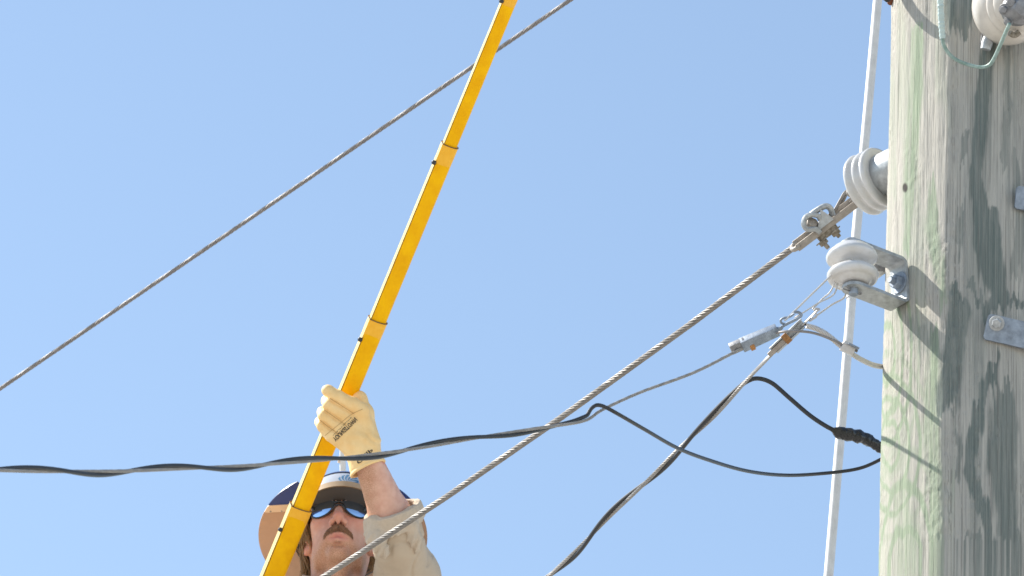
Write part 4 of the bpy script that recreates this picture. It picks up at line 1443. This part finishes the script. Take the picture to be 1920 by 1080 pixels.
# ------------------------------------------------------------------ shirt
def build_shirt():
    xs = np.concatenate([grid(-0.36, 0.0, 0.008), grid(0.006, 0.30, 0.0028), grid(0.306, 0.36, 0.008)])
    ys = np.concatenate([grid(-1.0, -0.26, 0.012), grid(-0.25, 0.14, 0.0028)])
    zs = np.concatenate([grid(-0.80, -0.16, 0.012), grid(-0.15, 0.42, 0.0045)])
    T = SDF(xs, ys, zs)
    MT = np.stack([SIDE, UPW, FWD])
    T.cone(NECK0 - UPW * 0.17 + SIDE * 0.13 - FWD * 0.02, NECK0 - UPW * 0.17 - SIDE * 0.13 - FWD * 0.02, 0.072, 0.072, 0.05)
    T.ell(CHEST - UPW * 0.06, (0.195, 0.23, 0.13), MT, 0.05)
    T.cone(CHEST - UPW * 0.1, HIP - UPW * 0.05, 0.15, 0.16, 0.05, flat=(FWD, 0.72))
    # raised sleeve, loose round the elbow, rolled at the top
    c_top = fp(737, 962, 11.33)
    c_mid = fp(746, 1015, 11.35)
    fdir = unit(WRI - ELB)
    T.chain([SHL, fp(764, 1085, 11.45), c_mid], [0.085, 0.072, 0.059], 0.04)
    T.cone(c_mid, c_top, 0.058, 0.062, 0.02)
    T.cone(SHR, ELR, 0.078, 0.07, 0.04)
    T.cone(ELR, ELR * 0.4 + WRR * 0.6, 0.066, 0.055, 0.02)
    ctr = fp(737, 958, 11.33)

    def wr(g):
        w = 0.008 * (fbm(g[:, 0] * 16 + 2, g[:, 1] * 16, g[:, 2] * 16, seed=14, o=3) - 0.5)
        d = (g - ctr) @ fdir
        t = np.abs(vnoise(g[:, 0] * 20, g[:, 1] * 20, g[:, 2] * 20, seed=77) - 0.5)
        crease = 0.004 * np.clip(1 - t / 0.10, 0, 1) * (d > -0.16)
        return w + crease
    T.wrinkle(wr)
    cut = fp(740, 957, 11.33)
    T.half(cut, unit(np.array([-0.30, 0.93, 0.20])))
    T.chain([fp(750, 1005, 11.36), fp(728, 930, 11.32)], [0.050, 0.056], 0.002, 's')
    # neck opening
    T.cone(NECK0 - UPW * 0.10 + FWD * 0.02, NECK0 + UPW * 0.02 + FWD * 0.03, 0.070, 0.085, 0.006, 's')
    V, Fq = T.mesh()
    sh = fig_part(V, Fq, 'shirt', M_SHIRT, worker)
    # rolled cuff: a doubled band with its loose flaps turned down
    lo, hi = fp(660, 1075), fp(830, 925)
    C = SDF(grid(lo[0], hi[0], 0.0022), grid(lo[1], hi[1], 0.0022), grid(0.10, 0.42, 0.003))
    C.cone(fp(737, 962, 11.33), fp(740, 985, 11.335), 0.0705, 0.067)
    C.half(fp(739, 953, 11.33), unit(np.array([-0.30, 0.93, 0.20])))
    C.half(fp(745, 993, 11.33), -unit(np.array([-0.30, 0.93, 0.20])))
    # hanging corner at the front, and the puffed folds on the outer side
    zf = fp(712, 1010, 11.33)[2]
    C.chain([fp(700, 978, 11.29), fp(706, 1012, 11.28), fp(722, 1036, 11.28)], [0.017, 0.020, 0.013], 0.012)
    C.chain([fp(690, 984, 11.31), fp(697, 1008, 11.30), fp(712, 1034, 11.285)], [0.014, 0.014, 0.010], 0.012)
    C.chain([fp(768, 962, 11.30), fp(770, 985, 11.29), fp(777, 1008, 11.30), fp(782, 1030, 11.31)], [0.016, 0.016, 0.018, 0.010], 0.010)
    C.chain([fp(778, 950, 11.33), fp(789, 962, 11.35)], [0.014, 0.013], 0.012)

    def wc(g):
        return 0.006 * (fbm(g[:, 0] * 34, g[:, 1] * 34, g[:, 2] * 34, seed=24, o=3) - 0.5) + 0.0022 * np.sin((g[:, 0] * 0.9 - g[:, 1] * 0.3) * 420 + 4 * vnoise(g[:, 0] * 40, g[:, 1] * 40, seed=5)) * np.clip((-(g[:, 1] - fp(0, 985)[1])) / 0.012, 0, 1)
    C.wrinkle(wc)
    C.chain([fp(750, 1005, 11.36), fp(728, 925, 11.32)], [0.051, 0.057], 0.002, 's')
    V, Fq = C.mesh()
    fig_part(V, Fq, 'rolled_cuff', M_CUFF, sh)
    # collar
    Cc = SDF(grid(-0.16, 0.18, 0.003), grid(-0.24, 0.04, 0.003), grid(-0.14, 0.22, 0.004))
    cc = NECK0 - UPW * 0.088 - FWD * 0.012
    Cc.cone(cc - UPW * 0.03, cc + UPW * 0.06, 0.098, 0.084)
    Cc.half(cc + UPW * 0.045, unit(UPW + FWD * 0.55))
    Cc.half(cc - UPW * 0.02, -UPW)
    Cc.cone(cc - UPW * 0.06, cc + UPW * 0.12, 0.086, 0.076, 0.0, 's')
    Cc.ell(cc + FWD * 0.10, (0.020, 0.12, 0.05), MT, 0.004, 's')
    Cc.wrinkle(lambda g: 0.005 * (fbm(g[:, 0] * 20, g[:, 1] * 20, g[:, 2] * 20, seed=51) - 0.5))
    V, Fq = Cc.mesh()
    fig_part(V, Fq, 'collar', M_SHIRT, sh)
    # trousers and boots, below the picture
    Q = SDF(grid(-0.3, 0.3, 0.012), grid(-1.75, -0.55, 0.016), grid(-1.05, -0.2, 0.016))
    Q.ell(HIP - UPW * 0.03, (0.168, 0.16, 0.115), MT, 0.0)
    K = SDF(grid(-0.3, 0.3, 0.012), grid(-1.85, -1.2, 0.012), grid(-1.1, -0.5, 0.012))
    for s in (-1, 1):
        h = HIP - UPW * 0.08 + SIDE * s * 0.09
        Q.chain([h, h - UPW * 0.42 + SIDE * s * 0.02 + FWD * 0.03, h - UPW * 0.78 + SIDE * s * 0.03], [0.098, 0.078, 0.068], 0.03)
        K.chain([h - UPW * 0.70 + SIDE * s * 0.03, h - UPW * 0.85 + SIDE * s * 0.03 - FWD * 0.03, h - UPW * 0.875 + SIDE * s * 0.04 + FWD * 0.14], [0.055, 0.048, 0.04], 0.02)
    fig_part(*Q.mesh(), 'trousers', M_TROUS, worker)
    fig_part(*K.mesh(), 'boots', M_BOOT, worker)
    # glove of the lower hand, round the stick
    Gq = SDF(grid(WRR[0] - 0.10, WRR[0] + 0.09, 0.004), grid(WRR[1] - 0.09, WRR[1] + 0.12, 0.004), grid(WRR[2] - 0.09, WRR[2] + 0.09, 0.004))
    c = (STK(1290) - HEAD) @ CR
    Gq.ell(WRR + np.array([0.0, 0.035, 0.01]), (0.040, 0.050, 0.030), None)
    for i in range(4):
        p0 = c + np.array([0.012 + 0.01 * i, 0.05 - 0.024 * i, 0.0])
        Gq.chain([p0 + np.array([0.02, 0, 0.01]), p0 + np.array([-0.005, 0, 0.038]), p0 + np.array([-0.045, 0.004, 0.024]), p0 + np.array([-0.048, 0.004, -0.012])], [0.014, 0.013, 0.012, 0.011], 0.006)
    Gq.chain([WRR + np.array([0.0, 0.03, -0.01]), c + np.array([0.02, 0.07, -0.035]), c + np.array([-0.02, 0.075, -0.038])], [0.016, 0.015, 0.012], 0.008)
    Gq.cone(WRR, WRR - 0.05 * unit(WRR - c + np.array([0.0, 0.03, 0])), 0.040, 0.044, 0.01)
    fig_part(*Gq.mesh(), 'glove', M_GLOVE, worker)


build_shirt()

# ------------------------------------------------------------------ hard hat with its wide brim
HT = RAD(52)
hr, hu, hf = np.array([1.0, 0, 0]), np.array([0, math.cos(HT), -math.sin(HT)]), np.array([0, math.sin(HT), math.cos(HT)])
HC = fp(643, 1006, 11.63)


def hp(x, y, z):
    return HC + hr * x + hu * y + hf * z


def build_hat():
    hat_o = bpy.data.objects.new('hard_hat', None)
    COL.objects.link(hat_o); hat_o.parent = worker
    hat_o.location = Vector(to_world(HC) - np.asarray(world_loc(worker)))

    def hpart(V, Fq, name, m, sharp=40):
        return fig_part(V, Fq, name, m, hat_o, sharp=sharp)
    # brim ring, open at the front where the shell and its bill stand out
    Ro, Ri = 0.2045, 0.118
    gap = RAD(31)

    def ring(a0, a1, r0, r1, y0, droop, th, zlo=None, zhi=None, n=120):
        aa = np.linspace(a0, a1, n)
        rr = np.linspace(r0, r1, 9)
        ok_v, f = [], []
        for t in (0, 1):
            for a in aa:
                for r in rr:
                    e = (r - Ri) / (Ro - Ri)
                    ok_v.append(hp(r * math.sin(a), y0 - droop * e * e + t * th, r * math.cos(a)))
        m_, k = len(aa), len(rr)
        for i in range(m_ - 1):
            for j in range(k - 1):
                a, b, c, d = i * k + j, i * k + j + 1, (i + 1) * k + j + 1, (i + 1) * k + j
                f.append((a, d, c, b)); s = m_ * k
                f.append((a + s, b + s, c + s, d + s))
        s = m_ * k
        for i in range(m_ - 1):
            for j in (0, k - 1):
                q = (i * k + j, (i + 1) * k + j, (i + 1) * k + j + s, i * k + j + s)
                f.append(q if j else q[::-1])
        for i in (0, m_ - 1):
            for j in range(k - 1):
                q = (i * k + j, i * k + j + 1, i * k + j + 1 + s, i * k + j + s)
                f.append(q[::-1] if i else q)
        return np.array(ok_v), f
    amid = math.acos(0.098 / Ro * 1.0)                # where navy meets tan at the rim
    # straight boundary across the brim: clip by z
    def clipped(zlo, zhi, name, m, y_off=0.0):
        for s in (-1, 1):
            A = np.linspace(gap, math.pi, 160)
            v, f = [], []
            rows = []
            for a in A:
                lo_r, hi_r = Ri, Ro
                ca = math.cos(a)
                if ca > 1e-6:
                    if zhi is not None: hi_r = min(hi_r, zhi / ca)
                    if zlo is not None: lo_r = max(lo_r, zlo / ca)
                elif ca < -1e-6:
                    if zlo is not None:
                        hi_r = min(hi_r, max(0, zlo / ca)) if zlo < 0 else -1
                if hi_r - lo_r > 0.0005: rows.append((a, lo_r, hi_r))
            if len(rows) < 2: continue
            K = 7
            for t in (0, 1):
                for a, l, h in rows:
                    for r in np.linspace(l, h, K):
                        e = (r - Ri) / (Ro - Ri)
                        v.append(hp(s * r * math.sin(a), y_off + 0.004 - 0.006 * e * e + t * 0.003, r * math.cos(a)))
            m_ = len(rows); S0 = m_ * K
            for i in range(m_ - 1):
                for j in range(K - 1):
                    q = (i * K + j, i * K + j + 1, (i + 1) * K + j + 1, (i + 1) * K + j)
                    f.append(q[::-1] if s > 0 else q)
                    q2 = tuple(x + S0 for x in q)
                    f.append(q2 if s > 0 else q2[::-1])
                for j in (0, K - 1):
                    q = (i * K + j, (i + 1) * K + j, (i + 1) * K + j + S0, i * K + j + S0)
                    f.append(q)
            for i in (0, m_ - 1):
                for j in range(K - 1):
                    f.append((i * K + j, i * K + j + 1, i * K + j + 1 + S0, i * K + j + S0))
            hpart(np.array(v), f, name, m)
    clipped(0.100, None, 'visor', M_NAVY)
    clipped(None, 0.079, 'brim', M_BRIM)
    clipped(0.0785, 0.1008, 'brim_tab', M_TAB, -0.0022)
    for s in (-1, 1):
        for x in (0.145, 0.172):
            sn = MB().lathe(to_world(hp(s * x, -0.0105, 0.090)), CR @ (-hu), [(0.0022, 0), (0.0022, 0.0018), (0.0012, 0.0024)], 12)
            part(sn, 'snap', M_CLAMP, hat_o)
    # shell
    n, m_ = 64, 24
    V, f = [], []
    for i in range(m_ + 1):
        ph = i / m_ * math.pi / 2
        for j in range(n):
            a = 2 * math.pi * j / n
            y = 0.155 * math.sin(ph) ** 0.92
            c = math.cos(ph) ** 0.62
            V.append(hp(0.121 * c * math.sin(a), y - 0.004, 0.139 * c * math.cos(a)))
    for i in range(m_):
        for j in range(n):
            k = (j + 1) % n
            f.append((i * n + j, i * n + k, (i + 1) * n + k, (i + 1) * n + j))
    V = np.array(V)
    shell = hpart(V, f, 'shell', M_DOME)
    bvh = BVHTree.FromPolygons([Vector(w) for w in to_world(V)], f)
    # navy top of the shell, a hair proud of it
    sel = []
    Vt = []
    for i in range(m_ + 1):
        ph = RAD(40) + i / m_ * RAD(50)
        for j in range(n):
            a = 2 * math.pi * j / n
            y = 0.155 * math.sin(ph) ** 0.92
            c = math.cos(ph) ** 0.62
            Vt.append(hp(0.121 * c * math.sin(a) * 1.012, y - 0.004 + 0.002, 0.139 * c * math.cos(a) * 1.012))
    hpart(np.array(Vt), f, 'shell_top', M_NAVYTOP)
    # bill: short peak with a pale bound edge and a dark lining
    bl, bf = [], []
    A = np.linspace(-RAD(62), RAD(62), 41)
    prof = [(0.0, 0.0), (0.5, -0.002), (0.93, -0.010), (1.0, -0.010), (1.0, 0.008), (0.93, 0.009), (0.5, 0.012), (0.0, 0.014)]
    def bill_pt(a, e, y):
        r0 = 0.110
        ext = 0.046 * math.cos(a * 1.35) ** 0.8 if abs(a) < RAD(66) else 0
        return hp((r0 + ext * e) * math.sin(a) * 1.02, y + 0.000, (0.124 + ext * e) * math.cos(a))
    for a in A:
        for e, y in prof:
            bl.append(bill_pt(a, e, y))
    K = len(prof)
    for i in range(len(A) - 1):
        for j in range(K):
            k = (j + 1) % K
            bf.append((i * K + j, i * K + k, (i + 1) * K + k, (i + 1) * K + j))
    hpart(np.array(bl), bf, 'bill', M_BILL, 50)
    ul, uf = [], []
    for a in A:
        for e, y in ((-0.35, -0.003), (0.3, -0.005), (0.9, -0.0118), (0.97, -0.0116)):
            ul.append(bill_pt(a, e, y - 0.001))
    for i in range(len(A) - 1):
        for j in range(3):
            uf.append((i * 4 + j, i * 4 + j + 1, (i + 1) * 4 + j + 1, (i + 1) * 4 + j))
    hpart(np.array(ul), uf, 'bill_lining', M_UNDER, 180)
    # inner shell lining and sweat band seen from below
    lv, lf = [], []
    for i, (r, y) in enumerate([(0.116, -0.001), (0.100, 0.004), (0.080, 0.012)]):
        for j in range(48):
            a = 2 * math.pi * j / 48
            lv.append(hp(r * math.sin(a), y, (r + 0.014) * math.cos(a)))
    for i in range(2):
        for j in range(48):
            k = (j + 1) % 48
            lf.append((i * 48 + j, i * 48 + k, (i + 1) * 48 + k, (i + 1) * 48 + j))
    hpart(np.array(lv), lf, 'sweat_band', M_UNDER, 180)
    # printed emblem: fanned blue strokes in a half round
    polys = []
    cx, cy = 652.0, 903.0
    for i in range(6):
        a0 = RAD(178 - i * 29); a1 = a0 - RAD(20)
        pts, fc = [], []
        for t in range(9):
            u = t / 8.0
            for q in (0, 1):
                a = a0 + (a1 - a0) * q * (0.45 + 0.55 * u) - RAD(26) * u * u
                pts.append((cx + (5 + 15.5 * u) * math.cos(a), cy - (1 + 12.0 * u) * math.sin(a)))
        for t in range(8):
            fc.append((2 * t, 2 * t + 1, 2 * t + 3, 2 * t + 2))
        polys.append((pts, fc))
    base = [(cx - 20 + i * 4.0, cy + 0.5) for i in range(11)] + [(cx - 20 + i * 4.0, cy + 3.0 - 0.02 * (i - 5) ** 2) for i in range(11)]
    polys.append((base, [(i, i + 1, i + 12, i + 11) for i in range(10)]))
    decal(bvh, polys, 'emblem', M_EMBLEM, shell, lift=0.0008)
    return hat_o


hat = build_hat()

# ------------------------------------------------------------------ sunglasses
def build_glasses():
    gl = bpy.data.objects.new('sunglasses', None)
    COL.objects.link(gl); gl.parent = worker
    gl.location = Vector(to_world(hl(0, 0.03, 0.105)) - np.asarray(world_loc(worker)))

    def curve(x, y):
        return hl(x, y, 0.1085 - 5.2 * x * x - 0.9 * (y - 0.028) ** 2 * 8)
    for s in (-1, 1):
        out = np.array([(0.0085, 0.035), (0.012, 0.0425), (0.025, 0.0455), (0.043, 0.0440), (0.058, 0.0385), (0.0640, 0.031), (0.0615, 0.0175), (0.050, 0.0110), (0.034, 0.0115), (0.021, 0.0170), (0.0125, 0.0265)])
        out[:, 1] = 0.031 + (out[:, 1] - 0.029) * 1.36; out[:, 0] = 0.0085 + (out[:, 0] - 0.0085) * 1.06
        q = spline(np.column_stack([np.vstack([out, out[:1]]), np.zeros(len(out) + 1)]), 5)[:-1, :2]
        c = q.mean(0)
        rings = []
        for e in (1.0, 0.75, 0.5, 0.25):
            rings.append(np.array([curve(s * (c[0] + (p[0] - c[0]) * e), c[1] + (p[1] - c[1]) * e) for p in q]))
        n = len(q)
        V = np.vstack(rings + [curve(s * c[0], c[1])[None]])
        f = []
        for i in range(3):
            for j in range(n):
                k = (j + 1) % n
                f.append((i * n + j, i * n + k, (i + 1) * n + k, (i + 1) * n + j))
        for j in range(n):
            f.append((3 * n + j, 3 * n + (j + 1) % n, 4 * n))
        if s > 0: f = [x[::-1] for x in f]
        fig_part(V, f, 'lens', M_LENS, gl)
        rim = np.vstack([rings[0], rings[0][:2]])
        mb = MB().tube(to_world(rim), 0.0023, 8, cap=False)
        tm = spline([curve(s * 0.060, 0.036), hl(s * 0.071, 0.038, 0.078), hl(s * 0.078, 0.034, 0.03), hl(s * 0.081, 0.026, -0.01)], 6)
        mb.tube(to_world(tm), np.linspace(0.0045, 0.003, len(tm)), 8)
        part(mb, 'frame_side', M_GFRAME, gl)
    mb = MB().tube(to_world(spline([curve(-0.012, 0.040), curve(0, 0.0415) + hl(0, 0, 0.002), curve(0.012, 0.040)], 6)), 0.0034, 8)
    mb.tube(to_world(spline([curve(-0.0115, 0.030), hl(0, 0.031, 0.112), curve(0.0115, 0.030)], 6)), 0.0020, 8)
    part(mb, 'bridge', M_GFRAME, gl)


build_glasses()

# ------------------------------------------------------------------ hair and moustache: many tapered strands
def strand_mesh(lst, r, n=4):
    mb = MB()
    for p in lst:
        k = len(p)
        u = np.linspace(0, 1, k)
        mb.tube(to_world(p), r * (1 - 0.75 * u ** 2), n, cap=False)
    return mb


R_ = random.Random(5)
hair = []
for s in (-1, 1):
    for i in range(420):
        u = R_.random()
        # roots from the temple back round the ear to the nape
        z0 = 0.055 - 0.125 * u
        y0 = 0.058 + R_.uniform(-0.012, 0.008)
        x0 = s * (0.074 + R_.uniform(0, 0.006) - 0.25 * max(0, -z0 - 0.03))
        L = R_.uniform(0.05, 0.075) if z0 > 0.012 else R_.uniform(0.13, 0.175)
        if s > 0: L = min(L, 0.055)
        if abs(z0 + 0.004) < 0.022: L *= R_.choice([0.45, 1.0])
        curl = R_.uniform(-0.010, 0.016)
        back = R_.uniform(0.01, 0.035) * (1 if z0 < 0.02 else 1.4)
        ph = R_.uniform(0, 6.28)
        bow = 0.013 if -0.03 < z0 < 0.02 else 0.006
        pts = []
        for t in np.linspace(0, 1, 10):
            pts.append(hl(x0 + s * (bow * math.sin(math.pi * min(1, t * 1.2)) + curl * t * t + 0.004 * math.sin(5 * t + ph)),
                          y0 - L * t, z0 - back * t - 0.012 * t * t + 0.004 * math.sin(4 * t + ph)))
        hair.append(np.array(pts))
for i in range(520):                                  # back of the head and nape
    a = R_.uniform(-1.25, 0.1)
    x0, z0 = 0.077 * math.sin(a), -0.088 * math.cos(a) - 0.008
    L = R_.uniform(0.12, 0.18)
    ph = R_.uniform(0, 6.28)
    pts = [hl(x0 * (1 + 0.25 * t) + 0.006 * math.sin(4 * t + ph), 0.05 - L * t, z0 * (1 + 0.1 * t) + 0.022 * t + 0.006 * math.sin(3 * t + ph)) for t in np.linspace(0, 1, 9)]
    hair.append(np.array(pts))
part(strand_mesh(hair, 0.0011), 'hair', M_HAIR, worker, sharp=180)
mou = []
for i in range(620):
    x = R_.uniform(-0.031, 0.031)
    e = abs(x) / 0.031
    y = -0.0290 - 0.014 * e ** 1.5 + R_.uniform(-0.008, 0.005)
    z = 0.108 - 0.017 * e * e + R_.uniform(-0.001, 0.003)
    s = 1 if x > 0 else -1
    L = R_.uniform(0.008, 0.0145)
    dx = s * (0.1 + 0.55 * e) * L * 0.7
    pts = [hl(x + dx * t, y - L * t, z + 0.005 * math.sin(2.2 * t) - 0.003 * t * e) for t in np.linspace(0, 1, 5)]
    mou.append(np.array(pts))
part(strand_mesh(mou, 0.0009), 'moustache', M_MOUST, worker, sharp=180)

# ------------------------------------------------------------------ telescoping stick
def build_stick():
    t = thing('telescoping_stick', STK(2000), 'long yellow telescoping pole leaning up from the worker\'s gloved hand', 'pole')
    top_dir = unit(STK(0) - STK(800))
    x, y, z = frame(top_dir, cv(1, 0, 0))                # x: picture right across the stick
    if y @ CZ < 0: y = -y
    def section(w, ridge=True):
        """Rounded three sided tube: one flat side to the viewer, a narrow side turned to the sun."""
        h = w / 2
        pts = [(-h * 0.74, h * 0.66), (h * 0.72, h * 0.66)]
        prof = []
        # walk around with rounded corners
        def arc(cx, cy, r, a0, a1, n=7):
            for i in range(n):
                a = RAD(a0 + (a1 - a0) * i / (n - 1)); prof.append((cx + r * math.cos(a), cy + r * math.sin(a)))
        arc(h * 0.42, h * 0.10, h * 0.58, -40, 70, 10)
        prof += [(h * 0.36, h * 0.715), (h * 0.1, h * 0.765), (-h * 0.2, h * 0.775), (-h * 0.5, h * 0.755), (-h * 0.72, h * 0.70)]
        if ridge: prof += [(-h * 0.74, h * 0.64), (-h * 0.78, h * 0.64)]
        prof += [(-h * 0.80, h * 0.66), (-h * 0.94, h * 0.20), (-h * 0.985, h * 0.02), (-h * 0.985, -h * 0.10)]
        arc(-h * 0.66, -h * 0.14, h * 0.32, 190, 228, 4)
        arc(0, -h * 0.62, h * 0.38, 235, 305, 5)
        return prof
    def extr(mb, prof, rows):
        n = len(prof)
        v = []
        for c, k in rows:
            for a, b in prof: v.append(c + x * a * k + y * b * k)
        f = []
        for i in range(len(rows) - 1):
            for j in range(n):
                k = (j + 1) % n
                f.append((i * n + j, i * n + k, (i + 1) * n + k, (i + 1) * n + j))
        f += [tuple(range(n - 1, -1, -1)), tuple((len(rows) - 1) * n + j for j in range(n))]
        return mb.add(v, f)
    # (lower end, upper end, width in photo px)
    secs = [(-900, -8, 24.0, False), (-26, 280, 28.0, True), (272, 612, 33.0, True), (600, 962, 37.5, True), (950, 2000, 44.5, True)]
    k0 = 11.35 / F
    for i, (ya, yb, w, rg) in enumerate(secs):
        pr = section(w * k0, rg)
        a, b = STK(yb), STK(ya)
        mb = MB()
        extr(mb, pr, [(a + (b - a) * s, 1.0) for s in np.linspace(0, 1, 12)])
        sec = part(mb, 'tube_section', M_YELLOW, t, sharp=40)
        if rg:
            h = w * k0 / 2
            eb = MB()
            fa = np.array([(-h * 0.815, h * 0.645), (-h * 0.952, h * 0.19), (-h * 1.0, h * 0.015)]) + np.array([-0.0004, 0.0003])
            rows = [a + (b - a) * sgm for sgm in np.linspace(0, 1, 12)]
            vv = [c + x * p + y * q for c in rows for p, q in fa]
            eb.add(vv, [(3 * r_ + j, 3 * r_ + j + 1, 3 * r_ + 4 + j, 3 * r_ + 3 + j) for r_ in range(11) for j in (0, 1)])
            part(eb, 'edge_highlight', M_EDGE_LIGHT, sec)  # pale strip paints the sun's highlight along the left facet
            gb = MB().tube(np.array([c - x * h * 0.765 + y * h * 0.645 for c in rows]), 0.0006, 6)
            part(gb, 'edge_groove', M_RIM, sec)
        if i == 0: continue
        # collar at the section's top: wider mouth, a dark lip and a push button
        cb = MB()
        top = STK(ya)
        d = -top_dir
        k = [1.025, 1.025, 1.018, 1.003]
        n = [0.0, 0.022, 0.034, 0.048]
        extr(cb, section(w * k0, False), [(top + d * s, q) for s, q in zip(n[::-1], k[::-1])])
        part(cb, 'collar', M_YWORN, sec, sharp=40)
        lip = np.array([top + top_dir * 0.0008 + x * p * 1.025 + y * q * 1.025 for p, q in section(w * k0, False)])
        lb = MB().tube(np.vstack([lip, lip[:1]]), 0.0012, 6)
        part(lb, 'collar_lip', M_RIM, sec)
        bt = MB().lathe(top + d * 0.056 * (w / 38) - x * w * k0 * 0.43 + y * w * k0 * 0.30, -x * 0.75 + y * 0.6, [(0.0055, 0), (0.0055, 0.004), (0.0045, 0.0065), (0.002, 0.0078), (0.0003, 0.008)], 16)
        part(bt, 'button', M_BUTTON, sec)
    return t


build_stick()

# ------------------------------------------------------------------ thin white rod far behind the hat
wd = 12.6
rb = P(645.5, 1500, wd); rt = P(642.5, 845, wd)
o = thing('marker_rod', rb - np.array([0, 0, rb[2]]), 'short white rod end standing up behind the crown of the hard hat', 'rod')
pth = np.array([np.array([rb[0], rb[1], 0.0]), rb, on(rb, rt, 0.5), rt])
part(MB().tube(pth, 0.0082, 14), 'shaft', M_ROD, o)
part(MB().tube(np.array([P(637, 868, wd), P(637, 856, wd)]), 0.0055, 10), 'clip', M_TAB, o)

# ------------------------------------------------------------------ work platform that carries the worker (below the picture)
fz = feet_w[2]
lift = thing('aerial_lift', (feet_w[0], feet_w[1] + 3.2, 0), 'white fibreglass bucket on a folding boom carrying the worker', 'aerial lift')
bk = MB()
bx, by = np.array([1, 0, 0.]), np.array([0, 1, 0.])
c0 = np.array([feet_w[0] + 0.0, feet_w[1] + 0.02, fz - 0.03])
up = np.array([0, 0, 1.])
for (c, sx, sy, sz) in [((0, 0, -0.03), 0.36, 0.34, 0.03), ((0, 0.35, 0.5), 0.38, 0.02, 0.5), ((0, -0.35, 0.42), 0.38, 0.02, 0.42), ((0.37, 0, 0.45), 0.02, 0.32, 0.45), ((-0.37, 0, 0.45), 0.02, 0.32, 0.45)]:
    bk.box(c0 + np.array(c), bx, by, up, sx, sy, sz, 0.01)
part(bk, 'bucket', M_BUCKET, lift)
el = c0 + np.array([0, 2.6, -2.6])
bs = np.array([feet_w[0], feet_w[1] + 3.2, 0])
part(MB().bar(c0 + np.array([0, 0.36, 0.2]), el, up, 0.16, 0.18, 0.02), 'upper_boom', M_BOOM, lift)
part(MB().bar(el, bs + up * 1.0, by, 0.2, 0.22, 0.02), 'lower_boom', M_BOOM, lift)
part(MB().box(bs + up * 0.5, bx, by, up, 0.6, 0.6, 0.5, 0.04), 'turret', M_BOOM, lift)
